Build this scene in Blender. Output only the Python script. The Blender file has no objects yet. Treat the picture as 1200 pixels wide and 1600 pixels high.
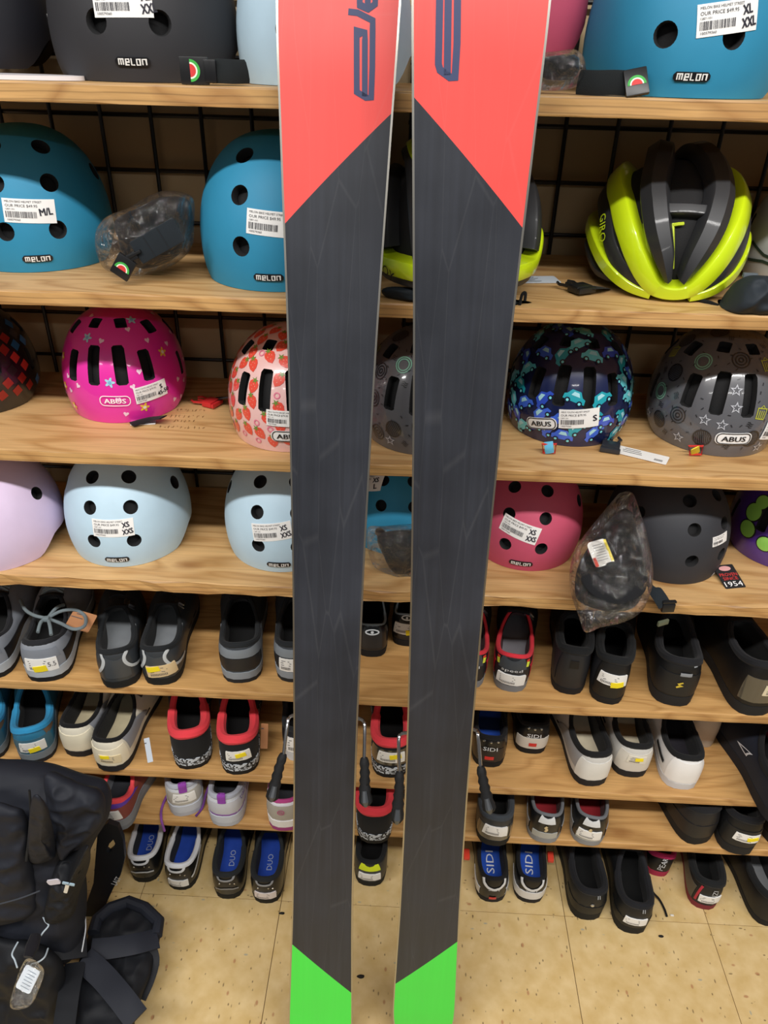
import bpy, bmesh, math, random
from mathutils import Vector, Matrix
from mathutils.geometry import tessellate_polygon
R_ = math.radians
random.seed(7)
SC = bpy.context.scene
COL = SC.collection
# ------------------------------------------------------------------ camera
CF, CP, CR, CY = 1154.12, 0.5527, 0.0262, -0.0280      # focal px, pitch, roll, yaw
CAM = Vector((0.0, -0.9272, 1.5588))
_f = Vector((math.sin(CY)*math.cos(CP), math.cos(CY)*math.cos(CP), -math.sin(CP)))
_r0 = Vector((math.cos(CY), -math.sin(CY), 0))
_d0 = _f.cross(_r0)
_r = math.cos(CR)*_r0 - math.sin(CR)*_d0
_d = math.sin(CR)*_r0 + math.cos(CR)*_d0
cam = bpy.data.objects.new('camera', bpy.data.cameras.new('camera'))
COL.objects.link(cam)
cam.data.sensor_fit = 'HORIZONTAL'; cam.data.sensor_width = 36; cam.data.lens = CF/1200*36
cam.data.clip_start = 0.02
cam.matrix_world = Matrix(((_r.x, -_d.x, -_f.x, CAM.x), (_r.y, -_d.y, -_f.y, CAM.y), (_r.z, -_d.z, -_f.z, CAM.z), (0, 0, 0, 1)))
SC.camera = cam
# ------------------------------------------------------------------ light
w = bpy.data.worlds.new('store'); SC.world = w; w.use_nodes = True
w.node_tree.nodes['Background'].inputs[0].default_value = (1.0, 0.97, 0.94, 1)
w.node_tree.nodes['Background'].inputs[1].default_value = 0.115
def ceiling_lamp(x, y, z, power, sx=1.25, sy=0.26):
    l = bpy.data.lights.new('ceiling_tube_lamp', 'AREA'); l.shape = 'RECTANGLE'; l.size = sx; l.size_y = sy
    l.energy = power; l.color = (1.0, 0.975, 0.94)
    o = bpy.data.objects.new('ceiling_tube_lamp', l); COL.objects.link(o); o.location = (x, y, z)
    return o
for lx in (-2.0, -0.68, 0.64, 1.96):
    ceiling_lamp(lx, -1.58, 3.03, 40, 1.2, 0.14)
for lx in (-2.7, 0.0, 2.7):
    ceiling_lamp(lx, -4.4, 3.03, 24, 1.2, 0.14)
SC.view_settings.view_transform = 'Standard'; SC.view_settings.look = 'None'
SC.view_settings.gamma = 1.0; SC.view_settings.use_curve_mapping = False
SC.view_settings.exposure = 0.0
# ------------------------------------------------------------------ pixel geometry
def pray(x, y): return _f*CF + _r*(x-600) + _d*(y-800)
def pz(x, y, z):                       # point on a level surface
    v = pray(x, y); return CAM + v*((z-CAM.z)/v.z)
def py_(x, y, Y):                      # point on an upright plane
    v = pray(x, y); return CAM + v*((Y-CAM.y)/v.y)
def proj(p):
    q = Vector(p)-CAM; z = q.dot(_f); return (600+CF*q.dot(_r)/z, 800+CF*q.dot(_d)/z)
# ------------------------------------------------------------------ materials
def lin(c):
    c = c.lstrip('#'); o = []
    for i in (0, 2, 4):
        v = int(c[i:i+2], 16)/255; o.append(v/12.92 if v <= .04045 else ((v+.055)/1.055)**2.4)
    return tuple(o)+(1,)
MATS = {}
def M(hexc, rough=0.55, metal=0.0, kind='plain', coat=0.0, var=0.06, scale=40.0, bump=0.0, bscale=300.0, sheen=0.0, alpha=1.0, spec=0.5):
    key = (hexc, rough, metal, kind, coat, var, scale, bump, bscale, sheen, alpha, spec)
    if key in MATS: return MATS[key]
    m = bpy.data.materials.new(kind+'_'+hexc.lstrip('#')); m.use_nodes = True
    nt = m.node_tree; N = nt.nodes; L = nt.links; b = N['Principled BSDF']
    b.inputs['Roughness'].default_value = rough; b.inputs['Metallic'].default_value = metal
    b.inputs['Coat Weight'].default_value = coat; b.inputs['Coat Roughness'].default_value = 0.08
    b.inputs['Sheen Weight'].default_value = sheen; b.inputs['Alpha'].default_value = alpha
    b.inputs['Specular IOR Level'].default_value = spec
    tc = N.new('ShaderNodeTexCoord')
    nz = N.new('ShaderNodeTexNoise'); nz.inputs['Scale'].default_value = scale; nz.inputs['Detail'].default_value = 4
    L.new(tc.outputs['Object'], nz.inputs['Vector'])
    c = lin(hexc)
    mx = N.new('ShaderNodeMix'); mx.data_type = 'RGBA'
    mx.inputs['A'].default_value = tuple(v*(1-var) for v in c[:3])+(1,)
    mx.inputs['B'].default_value = tuple(min(1, v*(1+var)) for v in c[:3])+(1,)
    L.new(nz.outputs['Fac'], mx.inputs['Factor']); L.new(mx.outputs['Result'], b.inputs['Base Color'])
    if bump > 0:
        n2 = N.new('ShaderNodeTexNoise'); n2.inputs['Scale'].default_value = bscale; n2.inputs['Detail'].default_value = 3
        L.new(tc.outputs['Object'], n2.inputs['Vector'])
        bp = N.new('ShaderNodeBump'); bp.inputs['Strength'].default_value = bump; bp.inputs['Distance'].default_value = 0.001
        L.new(n2.outputs['Fac'], bp.inputs['Height']); L.new(bp.outputs['Normal'], b.inputs['Normal'])
    MATS[key] = m; return m
def matte(c): return M(c, 0.62, kind='matte_shell', bump=0.04, bscale=900)
def gloss(c): return M(c, 0.3, kind='gloss_shell', coat=0.8, var=0.03)
def deep(c):                           # near-black dyes
    r = lin(c); l = .2126*r[0]+.7152*r[1]+.0722*r[2]
    if l > .045: return c
    k = .74; return '#'+''.join('%02x' % int(int(c.lstrip('#')[i:i+2], 16)*k) for i in (0, 2, 4))
def cloth(c): c = deep(c); return M(c, 0.9, kind='fabric', bump=0.35, bscale=1400, var=0.15, sheen=0.05, spec=.3)
def leather(c): c = deep(c); return M(c, 0.5, kind='synthetic_leather', bump=0.12, bscale=500, var=0.08, spec=.38)
def rubber(c): c = deep(c); return M(c, 0.75, spec=.35, kind='rubber', bump=0.15, bscale=350, var=0.12)
def plastic(c): return M(c, 0.35, kind='plastic', var=0.04)
def paper(c): return M(c, 0.7, kind='paper', var=0.02)
def ink(c): return M(c, 0.6, kind='ink', var=0.02)
def metal(c, r=0.28): return M(c, r, 1.0, kind='metal', var=0.04)

def clear_film():
    if 'film' in MATS: return MATS['film']
    m = bpy.data.materials.new('clear_plastic_film'); m.use_nodes = True
    nt = m.node_tree; N = nt.nodes; L = nt.links; out = N['Material Output']; N.remove(N['Principled BSDF'])
    tr = N.new('ShaderNodeBsdfTransparent'); tr.inputs[0].default_value = (0.96, 0.96, 0.96, 1)
    gl = N.new('ShaderNodeBsdfGlossy'); gl.inputs['Roughness'].default_value = 0.07; gl.inputs[0].default_value = (1, 1, 1, 1)
    df = N.new('ShaderNodeBsdfDiffuse'); df.inputs[0].default_value = (0.75, 0.75, 0.76, 1)
    tc = N.new('ShaderNodeTexCoord'); nz = N.new('ShaderNodeTexNoise'); nz.inputs['Scale'].default_value = 24; nz.inputs['Detail'].default_value = 5
    nz.inputs['Distortion'].default_value = 1.6
    L.new(tc.outputs['Object'], nz.inputs['Vector'])
    bp = N.new('ShaderNodeBump'); bp.inputs['Strength'].default_value = 1.0; bp.inputs['Distance'].default_value = 0.022
    L.new(nz.outputs['Fac'], bp.inputs['Height']); L.new(bp.outputs['Normal'], gl.inputs['Normal'])
    lw = N.new('ShaderNodeLayerWeight'); lw.inputs['Blend'].default_value = 0.35
    L.new(bp.outputs['Normal'], lw.inputs['Normal'])
    ma = N.new('ShaderNodeMath'); ma.operation = 'MULTIPLY_ADD'; ma.inputs[1].default_value = 0.6; ma.inputs[2].default_value = 0.03
    L.new(lw.outputs['Fresnel'], ma.inputs[0])
    m1 = N.new('ShaderNodeMixShader'); m1.inputs[0].default_value = 0.015
    L.new(tr.outputs[0], m1.inputs[1]); L.new(df.outputs[0], m1.inputs[2])
    m2 = N.new('ShaderNodeMixShader'); L.new(ma.outputs[0], m2.inputs[0]); L.new(m1.outputs[0], m2.inputs[1]); L.new(gl.outputs[0], m2.inputs[2])
    L.new(m2.outputs[0], out.inputs['Surface'])
    MATS['film'] = m; return m

def wood(name='plywood', edge=False, base='#cfae80', dark='#b48a56', seed=0.0):
    key = (name, edge, base, seed)
    if key in MATS: return MATS[key]
    m = bpy.data.materials.new(name); m.use_nodes = True
    nt = m.node_tree; N = nt.nodes; L = nt.links; b = N['Principled BSDF']; b.inputs['Roughness'].default_value = 0.48
    tc = N.new('ShaderNodeTexCoord'); mp = N.new('ShaderNodeMapping'); L.new(tc.outputs['Object'], mp.inputs['Vector'])
    mp.inputs['Location'].default_value = (seed, seed*1.7, 0)
    mp.inputs['Scale'].default_value = (1.6, 9.0, 9.0) if not edge else (2.2, 6, 6)
    n1 = N.new('ShaderNodeTexNoise'); n1.inputs['Scale'].default_value = 1.25; n1.inputs['Detail'].default_value = 2.5; n1.inputs['Distortion'].default_value = 0.5
    L.new(mp.outputs[0], n1.inputs['Vector'])
    # contour figure of rotary cut veneer
    mu = N.new('ShaderNodeMath'); mu.operation = 'MULTIPLY'; mu.inputs[1].default_value = 9.0; L.new(n1.outputs['Fac'], mu.inputs[0])
    fr = N.new('ShaderNodeMath'); fr.operation = 'PINGPONG'; fr.inputs[1].default_value = 0.5; L.new(mu.outputs[0], fr.inputs[0])
    cr = N.new('ShaderNodeValToRGB'); cr.color_ramp.elements[0].position = 0.0; cr.color_ramp.elements[0].color = lin(dark)
    cr.color_ramp.elements[1].position = 0.30; cr.color_ramp.elements[1].color = lin(base)
    L.new(fr.outputs[0], cr.inputs['Fac'])
    # fine fibre
    mp2 = N.new('ShaderNodeMapping'); mp2.inputs['Scale'].default_value = (6, 160, 160); L.new(tc.outputs['Object'], mp2.inputs['Vector'])
    n2 = N.new('ShaderNodeTexNoise'); n2.inputs['Scale'].default_value = 2.0; n2.inputs['Detail'].default_value = 3; L.new(mp2.outputs[0], n2.inputs['Vector'])
    n3 = N.new('ShaderNodeTexNoise'); n3.inputs['Scale'].default_value = 5.0; n3.inputs['Detail'].default_value = 3; L.new(tc.outputs['Object'], n3.inputs['Vector'])
    mx = N.new('ShaderNodeMix'); mx.data_type = 'RGBA'; mx.inputs['Factor'].default_value = 0.7
    mx.inputs['A'].default_value = lin(base)
    L.new(cr.outputs['Color'], mx.inputs['B'])
    mr = N.new('ShaderNodeMapRange'); mr.inputs['From Min'].default_value = 0.25; mr.inputs['From Max'].default_value = 0.75
    mr.inputs['To Min'].default_value = 0.84; mr.inputs['To Max'].default_value = 1.1; L.new(n2.outputs['Fac'], mr.inputs['Value'])
    mr3 = N.new('ShaderNodeMapRange'); mr3.inputs['From Min'].default_value = 0.3; mr3.inputs['From Max'].default_value = 0.7
    mr3.inputs['To Min'].default_value = 0.92; mr3.inputs['To Max'].default_value = 1.08; L.new(n3.outputs['Fac'], mr3.inputs['Value'])
    mm = N.new('ShaderNodeMath'); mm.operation = 'MULTIPLY'; L.new(mr.outputs[0], mm.inputs[0]); L.new(mr3.outputs[0], mm.inputs[1])
    last = mm
    if edge:      # plies across the thickness
        sp = N.new('ShaderNodeSeparateXYZ'); L.new(tc.outputs['Object'], sp.inputs[0])
        m5 = N.new('ShaderNodeMath'); m5.operation = 'MULTIPLY'; m5.inputs[1].default_value = 1/0.0076; L.new(sp.outputs['Z'], m5.inputs[0])
        nn = N.new('ShaderNodeMath'); nn.operation = 'ADD'; L.new(m5.outputs[0], nn.inputs[0]); L.new(n3.outputs['Fac'], nn.inputs[1])
        pp = N.new('ShaderNodeMath'); pp.operation = 'PINGPONG'; pp.inputs[1].default_value = 0.5; L.new(nn.outputs[0], pp.inputs[0])
        m6 = N.new('ShaderNodeMapRange'); m6.inputs['From Min'].default_value = 0.0; m6.inputs['From Max'].default_value = 0.16
        m6.inputs['To Min'].default_value = 0.62; m6.inputs['To Max'].default_value = 1.0; L.new(pp.outputs[0], m6.inputs['Value'])
        m7 = N.new('ShaderNodeMath'); m7.operation = 'MULTIPLY'; L.new(m6.outputs[0], m7.inputs[0]); L.new(mm.outputs[0], m7.inputs[1]); last = m7
    vm = N.new('ShaderNodeVectorMath'); vm.operation = 'SCALE'; L.new(mx.outputs['Result'], vm.inputs[0]); L.new(last.outputs[0], vm.inputs['Scale'])
    # knots
    vo = N.new('ShaderNodeTexVoronoi'); vo.inputs['Scale'].default_value = 1.0; mp4 = N.new('ShaderNodeMapping'); mp4.inputs['Scale'].default_value = (3.1, 6.5, 6.5)
    mp4.inputs['Location'].default_value = (seed*2.3, seed, 0.3); L.new(tc.outputs['Object'], mp4.inputs['Vector']); L.new(mp4.outputs[0], vo.inputs['Vector'])
    kr = N.new('ShaderNodeMapRange'); kr.inputs['From Min'].default_value = 0.03; kr.inputs['From Max'].default_value = 0.10; kr.inputs['To Min'].default_value = 0.65; kr.inputs['To Max'].default_value = 0.0
    L.new(vo.outputs['Distance'], kr.inputs['Value'])
    mk = N.new('ShaderNodeMix'); mk.data_type = 'RGBA'; L.new(kr.outputs[0], mk.inputs['Factor']); L.new(vm.outputs[0], mk.inputs['A']); mk.inputs['B'].default_value = lin('#8a5a2e')
    L.new(mk.outputs['Result'], b.inputs['Base Color'])
    bp = N.new('ShaderNodeBump'); bp.inputs['Strength'].default_value = 0.15; bp.inputs['Distance'].default_value = 0.0008
    L.new(n2.outputs['Fac'], bp.inputs['Height']); L.new(bp.outputs['Normal'], b.inputs['Normal'])
    MATS[key] = m; return m

def vinyl_tile():
    m = bpy.data.materials.new('vinyl_tile'); m.use_nodes = True
    nt = m.node_tree; N = nt.nodes; L = nt.links; b = N['Principled BSDF']; b.inputs['Roughness'].default_value = 0.38
    tc = N.new('ShaderNodeTexCoord')
    n1 = N.new('ShaderNodeTexNoise'); n1.inputs['Scale'].default_value = 28; n1.inputs['Detail'].default_value = 5; L.new(tc.outputs['Object'], n1.inputs['Vector'])
    c = N.new('ShaderNodeValToRGB'); e = c.color_ramp.elements; e[0].position = 0.3; e[0].color = lin('#c8aa70'); e[1].position = 0.68; e[1].color = lin('#d9bf8c')
    L.new(n1.outputs['Fac'], c.inputs['Fac']); last = c.outputs['Color']
    for i, (sc, thr, col, st) in enumerate(((34, 0.09, '#6e5a3c', (1.0, 2.6, 1)), (26, 0.075, '#9a9c8e', (2.2, 1.0, 1)), (60, 0.10, '#5a4632', (1.0, 1.7, 1)), (22, 0.10, '#a9744f', (1.4, 2.4, 1)))):
        mp = N.new('ShaderNodeMapping'); mp.inputs['Scale'].default_value = st; mp.inputs['Location'].default_value = (i*3.3, i*1.9, 0); mp.inputs['Rotation'].default_value = (0, 0, 0.5*i)
        L.new(tc.outputs['Object'], mp.inputs['Vector'])
        v = N.new('ShaderNodeTexVoronoi'); v.inputs['Scale'].default_value = sc; L.new(mp.outputs[0], v.inputs['Vector'])
        # only some cells hold a fleck
        sp = N.new('ShaderNodeSeparateColor'); L.new(v.outputs['Color'], sp.inputs[0])
        g = N.new('ShaderNodeMath'); g.operation = 'GREATER_THAN'; g.inputs[1].default_value = 0.62; L.new(sp.outputs[0], g.inputs[0])
        r = N.new('ShaderNodeMapRange'); r.inputs['From Min'].default_value = thr; r.inputs['From Max'].default_value = thr*1.8; r.inputs['To Min'].default_value = 0.75; r.inputs['To Max'].default_value = 0.0
        L.new(v.outputs['Distance'], r.inputs['Value'])
        mu = N.new('ShaderNodeMath'); mu.operation = 'MULTIPLY'; L.new(g.outputs[0], mu.inputs[0]); L.new(r.outputs[0], mu.inputs[1])
        mx = N.new('ShaderNodeMix'); mx.data_type = 'RGBA'; L.new(mu.outputs[0], mx.inputs['Factor']); L.new(last, mx.inputs['A']); mx.inputs['B'].default_value = lin(col)
        last = mx.outputs['Result']
    L.new(last, b.inputs['Base Color'])
    return m

def ski_base(hexc, var):
    m = bpy.data.materials.new('sintered_ski_base_'+hexc.lstrip('#')); m.use_nodes = True
    nt = m.node_tree; N = nt.nodes; L = nt.links; b = N['Principled BSDF']; b.inputs['Roughness'].default_value = 0.42
    tc = N.new('ShaderNodeTexCoord'); mp = N.new('ShaderNodeMapping'); mp.inputs['Scale'].default_value = (90, 90, 2.2); L.new(tc.outputs['Object'], mp.inputs['Vector'])
    n1 = N.new('ShaderNodeTexNoise'); n1.inputs['Scale'].default_value = 1.2; n1.inputs['Detail'].default_value = 6; L.new(mp.outputs[0], n1.inputs['Vector'])
    n2 = N.new('ShaderNodeTexNoise'); n2.inputs['Scale'].default_value = 9; n2.inputs['Detail'].default_value = 5; L.new(tc.outputs['Object'], n2.inputs['Vector'])
    ad = N.new('ShaderNodeMath'); ad.operation = 'MULTIPLY'; L.new(n1.outputs['Fac'], ad.inputs[0]); L.new(n2.outputs['Fac'], ad.inputs[1])
    mr = N.new('ShaderNodeMapRange'); mr.inputs['From Min'].default_value = 0.1; mr.inputs['From Max'].default_value = 0.42; mr.inputs['To Min'].default_value = 1-var; mr.inputs['To Max'].default_value = 1+var
    L.new(ad.outputs[0], mr.inputs['Value'])
    vm = N.new('ShaderNodeVectorMath'); vm.operation = 'SCALE'; vm.inputs[0].default_value = lin(hexc)[:3]; L.new(mr.outputs[0], vm.inputs['Scale'])
    # fine scratches
    mp3 = N.new('ShaderNodeMapping'); mp3.inputs['Scale'].default_value = (30, 30, 3.2); mp3.inputs['Rotation'].default_value = (0, 0.12, 0); L.new(tc.outputs['Object'], mp3.inputs['Vector'])
    vo = N.new('ShaderNodeTexVoronoi'); vo.feature = 'DISTANCE_TO_EDGE'; vo.inputs['Scale'].default_value = 1.0; L.new(mp3.outputs[0], vo.inputs['Vector'])
    r2 = N.new('ShaderNodeMapRange'); r2.inputs['From Min'].default_value = 0.0; r2.inputs['From Max'].default_value = 0.012; r2.inputs['To Min'].default_value = 0.05; r2.inputs['To Max'].default_value = 0
    L.new(vo.outputs['Distance'], r2.inputs['Value'])
    g = N.new('ShaderNodeMath'); g.operation = 'MULTIPLY'; L.new(r2.outputs[0], g.inputs[0]); L.new(n2.outputs['Fac'], g.inputs[1])
    mx = N.new('ShaderNodeMix'); mx.data_type = 'RGBA'; L.new(g.outputs[0], mx.inputs['Factor']); L.new(vm.outputs[0], mx.inputs['A']); mx.inputs['B'].default_value = (0.5, 0.5, 0.5, 1)
    L.new(mx.outputs['Result'], b.inputs['Base Color'])
    r3 = N.new('ShaderNodeMapRange'); r3.inputs['To Min'].default_value = 0.36; r3.inputs['To Max'].default_value = 0.6; L.new(n2.outputs['Fac'], r3.inputs['Value']); L.new(r3.outputs[0], b.inputs['Roughness'])
    return m
# ------------------------------------------------------------------ objects
def link(o, parent=None):
    COL.objects.link(o)
    if parent: o.parent = parent
    return o
def obj(name, V, F, mat, parent=None, smooth=True, sharp=None, fm=None):
    me = bpy.data.meshes.new(name); me.from_pydata([tuple(v) for v in V], [], F)
    for m in (mat if isinstance(mat, (list, tuple)) else [mat]): me.materials.append(m)
    if smooth:
        me.polygons.foreach_set('use_smooth', [True]*len(me.polygons))
        if sharp: me.set_sharp_from_angle(angle=R_(sharp))
    if fm: me.polygons.foreach_set('material_index', fm)
    me.update()
    return link(bpy.data.objects.new(name, me), parent)
def thing(name, label, cat, loc=(0, 0, 0), rz=0.0, group=None):
    o = bpy.data.objects.new(name, None); o.empty_display_size = 0.02; COL.objects.link(o)
    o.location = loc; o.rotation_euler = (0, 0, rz); o['label'] = label; o['category'] = cat
    if group: o['group'] = group
    return o
def tag(o, label, cat, group=None):
    o['label'] = label; o['category'] = cat
    if group: o['group'] = group
    return o
def lab(o, t): o['label'] = t; return o
class MB:                              # collects shapes into one mesh
    def __init__(s): s.V = []; s.F = []
    def add(s, V, F):
        n = len(s.V); s.V += [Vector(v) for v in V]; s.F += [tuple(i+n for i in f) for f in F]; return s
    def box(s, c, d, rot=None, bev=0.0):
        x, y, z = (k/2 for k in d); c = Vector(c)
        if bev <= 0:
            V = [Vector((a*x, b*y, e*z)) for a in (-1, 1) for b in (-1, 1) for e in (-1, 1)]
            F = [(0, 1, 3, 2), (4, 6, 7, 5), (0, 4, 5, 1), (2, 3, 7, 6), (0, 2, 6, 4), (1, 5, 7, 3)]
        else:
            bm = bmesh.new(); bmesh.ops.create_cube(bm, size=1)
            for v in bm.verts: v.co = Vector((v.co.x*2*x, v.co.y*2*y, v.co.z*2*z))
            bmesh.ops.bevel(bm, geom=list(bm.edges), offset=bev, segments=2, affect='EDGES', profile=0.6)
            bm.verts.index_update(); V = [v.co.copy() for v in bm.verts]; F = [tuple(v.index for v in f.verts) for f in bm.faces]; bm.free()
        if rot is not None: V = [rot @ v for v in V]
        return s.add([v+c for v in V], F)
    def tube(s, P, r, n=8, closed=False, flat=1.0, up=None):
        P = [Vector(p) for p in P]; m = len(P); rr = r if isinstance(r, (list, tuple)) else [r]*m
        V = []; last = None
        for i in range(m):
            a = P[(i-1) % m] if (closed or i > 0) else P[i]; b = P[(i+1) % m] if (closed or i < m-1) else P[i]
            t = (b-a).normalized() if (b-a).length > 1e-9 else Vector((0, 0, 1))
            if up is not None: k = Vector(up)
            else: k = last if last is not None else (Vector((0, 0, 1)) if abs(t.z) < .9 else Vector((1, 0, 0)))
            u = k - t*k.dot(t)
            if u.length < 1e-6: u = t.orthogonal()
            u.normalize(); last = u; v = t.cross(u)
            for j in range(n):
                q = 2*math.pi*j/n; V.append(P[i]+u*math.cos(q)*rr[i]*flat+v*math.sin(q)*rr[i])
        F = []
        for i in range(m if closed else m-1):
            for j in range(n):
                a = i*n+j; b = i*n+(j+1) % n; c = ((i+1) % m)*n+(j+1) % n; d = ((i+1) % m)*n+j; F.append((a, b, c, d))
        if not closed: F += [tuple(range(n-1, -1, -1)), tuple((m-1)*n+j for j in range(n))]
        return s.add(V, F)
    def grid(s, rows, close_u=False):
        n = len(rows[0]); V = [v for r in rows for v in r]; F = []
        for i in range(len(rows)-1):
            for j in range(n if close_u else n-1):
                F.append((i*n+j, i*n+(j+1) % n, (i+1)*n+(j+1) % n, (i+1)*n+j))
        return s.add(V, F)
    def prism(s, poly, z0, z1, f=lambda x, y, z: (x, y, z)):
        n = len(poly); V = [Vector(f(x, y, z0)) for x, y in poly]+[Vector(f(x, y, z1)) for x, y in poly]
        T = tessellate_polygon([[Vector((x, y, 0)) for x, y in poly]])
        F = [(a, b, c) for a, b, c in T]+[(a+n, b+n, c+n) for c, b, a in T]+[(i, (i+1) % n, n+(i+1) % n, n+i) for i in range(n)]
        return s.add(V, F)
    def build(s, name, mat, parent=None, smooth=True, sharp=35, fix=True):
        o = obj(name, s.V, s.F, mat, parent, False)
        if fix:
            bm = bmesh.new(); bm.from_mesh(o.data); bmesh.ops.recalc_face_normals(bm, faces=bm.faces); bm.to_mesh(o.data); bm.free()
        if smooth:
            o.data.polygons.foreach_set('use_smooth', [True]*len(o.data.polygons))
            if sharp: o.data.set_sharp_from_angle(angle=R_(sharp))
        return o
def spline(P, n, closed=False):        # Catmull-Rom through points
    P = [Vector(p) for p in P]; m = len(P); out = []
    segs = m if closed else m-1
    for k in range(n):
        t = k/(n if closed else n-1)*segs; i = min(int(t), segs-1); f = t-i
        g = (lambda q: P[q % m]) if closed else (lambda q: P[min(max(q, 0), m-1)])
        a, b, c, d = g(i-1), g(i), g(i+1), g(i+2)
        out.append(0.5*((2*b)+(c-a)*f+(2*a-5*b+4*c-d)*f*f+(-a+3*b-3*c+d)*f**3))
    return out
def lerp(a, b, t): return a+(b-a)*t
def interp(x, X, Y):
    if x <= X[0]: return Y[0]
    for i in range(1, len(X)):
        if x <= X[i]:
            t = (x-X[i-1])/(X[i]-X[i-1]); return Y[i-1]+(Y[i]-Y[i-1])*t
    return Y[-1]
def smooth_interp(x, X, Y):
    if x <= X[0]: return Y[0]
    if x >= X[-1]: return Y[-1]
    for i in range(1, len(X)):
        if x <= X[i]:
            t = (x-X[i-1])/(X[i]-X[i-1])
            g = lambda q: min(max(q, 0), len(X)-1)
            h = X[i]-X[i-1]
            m0 = (Y[i]-Y[g(i-2)])/(X[i]-X[g(i-2)])*h; m1 = (Y[g(i+1)]-Y[i-1])/(X[g(i+1)]-X[i-1])*h
            return (2*t**3-3*t*t+1)*Y[i-1]+(t**3-2*t*t+t)*m0+(-2*t**3+3*t*t)*Y[i]+(t**3-t*t)*m1
# ---- flat print on a curved surface. mp(u, v, off) gives a point (metres right, metres up)
TXT = {}
def text_shape(t):
    if t not in TXT:
        c = bpy.data.curves.new('t', 'FONT'); c.body = t; c.align_x = 'CENTER'; c.align_y = 'CENTER'; c.size = 1.0; c.resolution_u = 2
        o = bpy.data.objects.new('t', c); COL.objects.link(o)
        me = bpy.data.meshes.new_from_object(o.evaluated_get(bpy.context.evaluated_depsgraph_get()))
        V = [(v.co.x, v.co.y) for v in me.vertices]; F = [tuple(p.vertices) for p in me.polygons]
        bpy.data.objects.remove(o); bpy.data.curves.remove(c); bpy.data.meshes.remove(me)
        xs = [v[0] for v in V]; ys = [v[1] for v in V]; cx = (min(xs)+max(xs))/2; cy = (min(ys)+max(ys))/2
        TXT[t] = ([(x-cx, y-cy) for x, y in V], F, max(xs)-min(xs), max(ys)-min(ys))
    return TXT[t]
def text_on(mb, mp, t, w, h, cu=0, cv=0, off=0.0008, rot=0.0, slant=0.0):
    V, F, tw, th = text_shape(t); c, s = math.cos(rot), math.sin(rot); W = []
    for x, y in V:
        x, y = x/tw*w+slant*y/th*h, y/th*h; W.append(mp(cu+x*c-y*s, cv+x*s+y*c, off))
    mb.add(W, F)
def rrect(w, h, r, n=4):
    P = []
    for cx, cy, a0 in ((w/2-r, h/2-r, 0), (-w/2+r, h/2-r, 90), (-w/2+r, -h/2+r, 180), (w/2-r, -h/2+r, 270)):
        for k in range(n+1):
            a = R_(a0+90*k/n); P.append((cx+r*math.cos(a), cy+r*math.sin(a)))
    return P
def patch_on(mb, mp, w, h, cu=0, cv=0, off=0.0006, rot=0.0, nx=8, ny=4, skirt=0.0012):
    c, s = math.cos(rot), math.sin(rot)
    q = lambda x, y, o: mp(cu+x*c-y*s, cv+x*s+y*c, o)
    rows = [[q(-w/2+w*i/nx, -h/2+h*j/ny, off) for i in range(nx+1)] for j in range(ny+1)]
    mb.grid(rows)
    edge = [(-w/2+w*i/nx, -h/2) for i in range(nx+1)]+[(w/2, -h/2+h*j/ny) for j in range(1, ny+1)]+[(w/2-w*i/nx, h/2) for i in range(1, nx+1)]+[(-w/2, h/2-h*j/ny) for j in range(1, ny)]
    mb.grid([[q(x, y, off) for x, y in edge], [q(x, y, off-skirt) for x, y in edge]], True)
def poly_on(mb, mp, P, cu=0, cv=0, off=0.0006, rot=0.0, sc=1.0, big=.0065):
    c, s = math.cos(rot), math.sin(rot); P = [((x*c-y*s)*sc, (x*s+y*c)*sc) for x, y in P]
    todo = [tuple(P[i] for i in t) for t in tessellate_polygon([[Vector((x, y, 0)) for x, y in P]])]
    while todo:
        t = todo.pop(); L = [math.dist(t[k], t[(k+1) % 3]) for k in range(3)]; k = L.index(max(L))
        if L[k] > big:
            a, b, d = t[k], t[(k+1) % 3], t[(k+2) % 3]; m = ((a[0]+b[0])/2, (a[1]+b[1])/2); todo += [(a, m, d), (m, b, d)]
        else: mb.add([mp(cu+x, cv+y, off) for x, y in t], [(0, 1, 2)])
def stroke_on(mb, mp, P, w, cu=0, cv=0, off=0.0008, rot=0.0, sc=1.0, closed=False):
    if closed: P = list(P)+[P[0]]
    D = []
    for k in range(len(P)-1):
        m = max(1, int(math.hypot(P[k+1][0]-P[k][0], P[k+1][1]-P[k][1])*sc/.005)); D += [(lerp(P[k][0], P[k+1][0], j/m), lerp(P[k][1], P[k+1][1], j/m)) for j in range(m)]
    P = D if closed else D+[P[-1]]
    c, s = math.cos(rot), math.sin(rot); n = len(P); A = []; B = []
    for i in range(n):
        a = P[(i-1) % n] if (closed or i) else P[i]; b = P[(i+1) % n] if (closed or i < n-1) else P[i]
        dx, dy = b[0]-a[0], b[1]-a[1]; l = math.hypot(dx, dy) or 1; nx, ny = -dy/l, dx/l
        if 0 < i < n-1 or closed:        # mitre
            p0, p1 = P[(i-1) % n], P[i]; d1 = (p1[0]-p0[0], p1[1]-p0[1]); l1 = math.hypot(*d1) or 1
            k = max(0.4, abs((-d1[1]/l1)*nx+(d1[0]/l1)*ny)); nx, ny = nx/k, ny/k
        for L_, sg in ((A, .5), (B, -.5)):
            x, y = P[i][0]*sc+nx*w*sg, P[i][1]*sc+ny*w*sg; L_.append(mp(cu+x*c-y*s, cv+x*s+y*c, off))
    if closed: A.append(A[0]); B.append(B[0])
    mb.grid([A, B])
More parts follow.
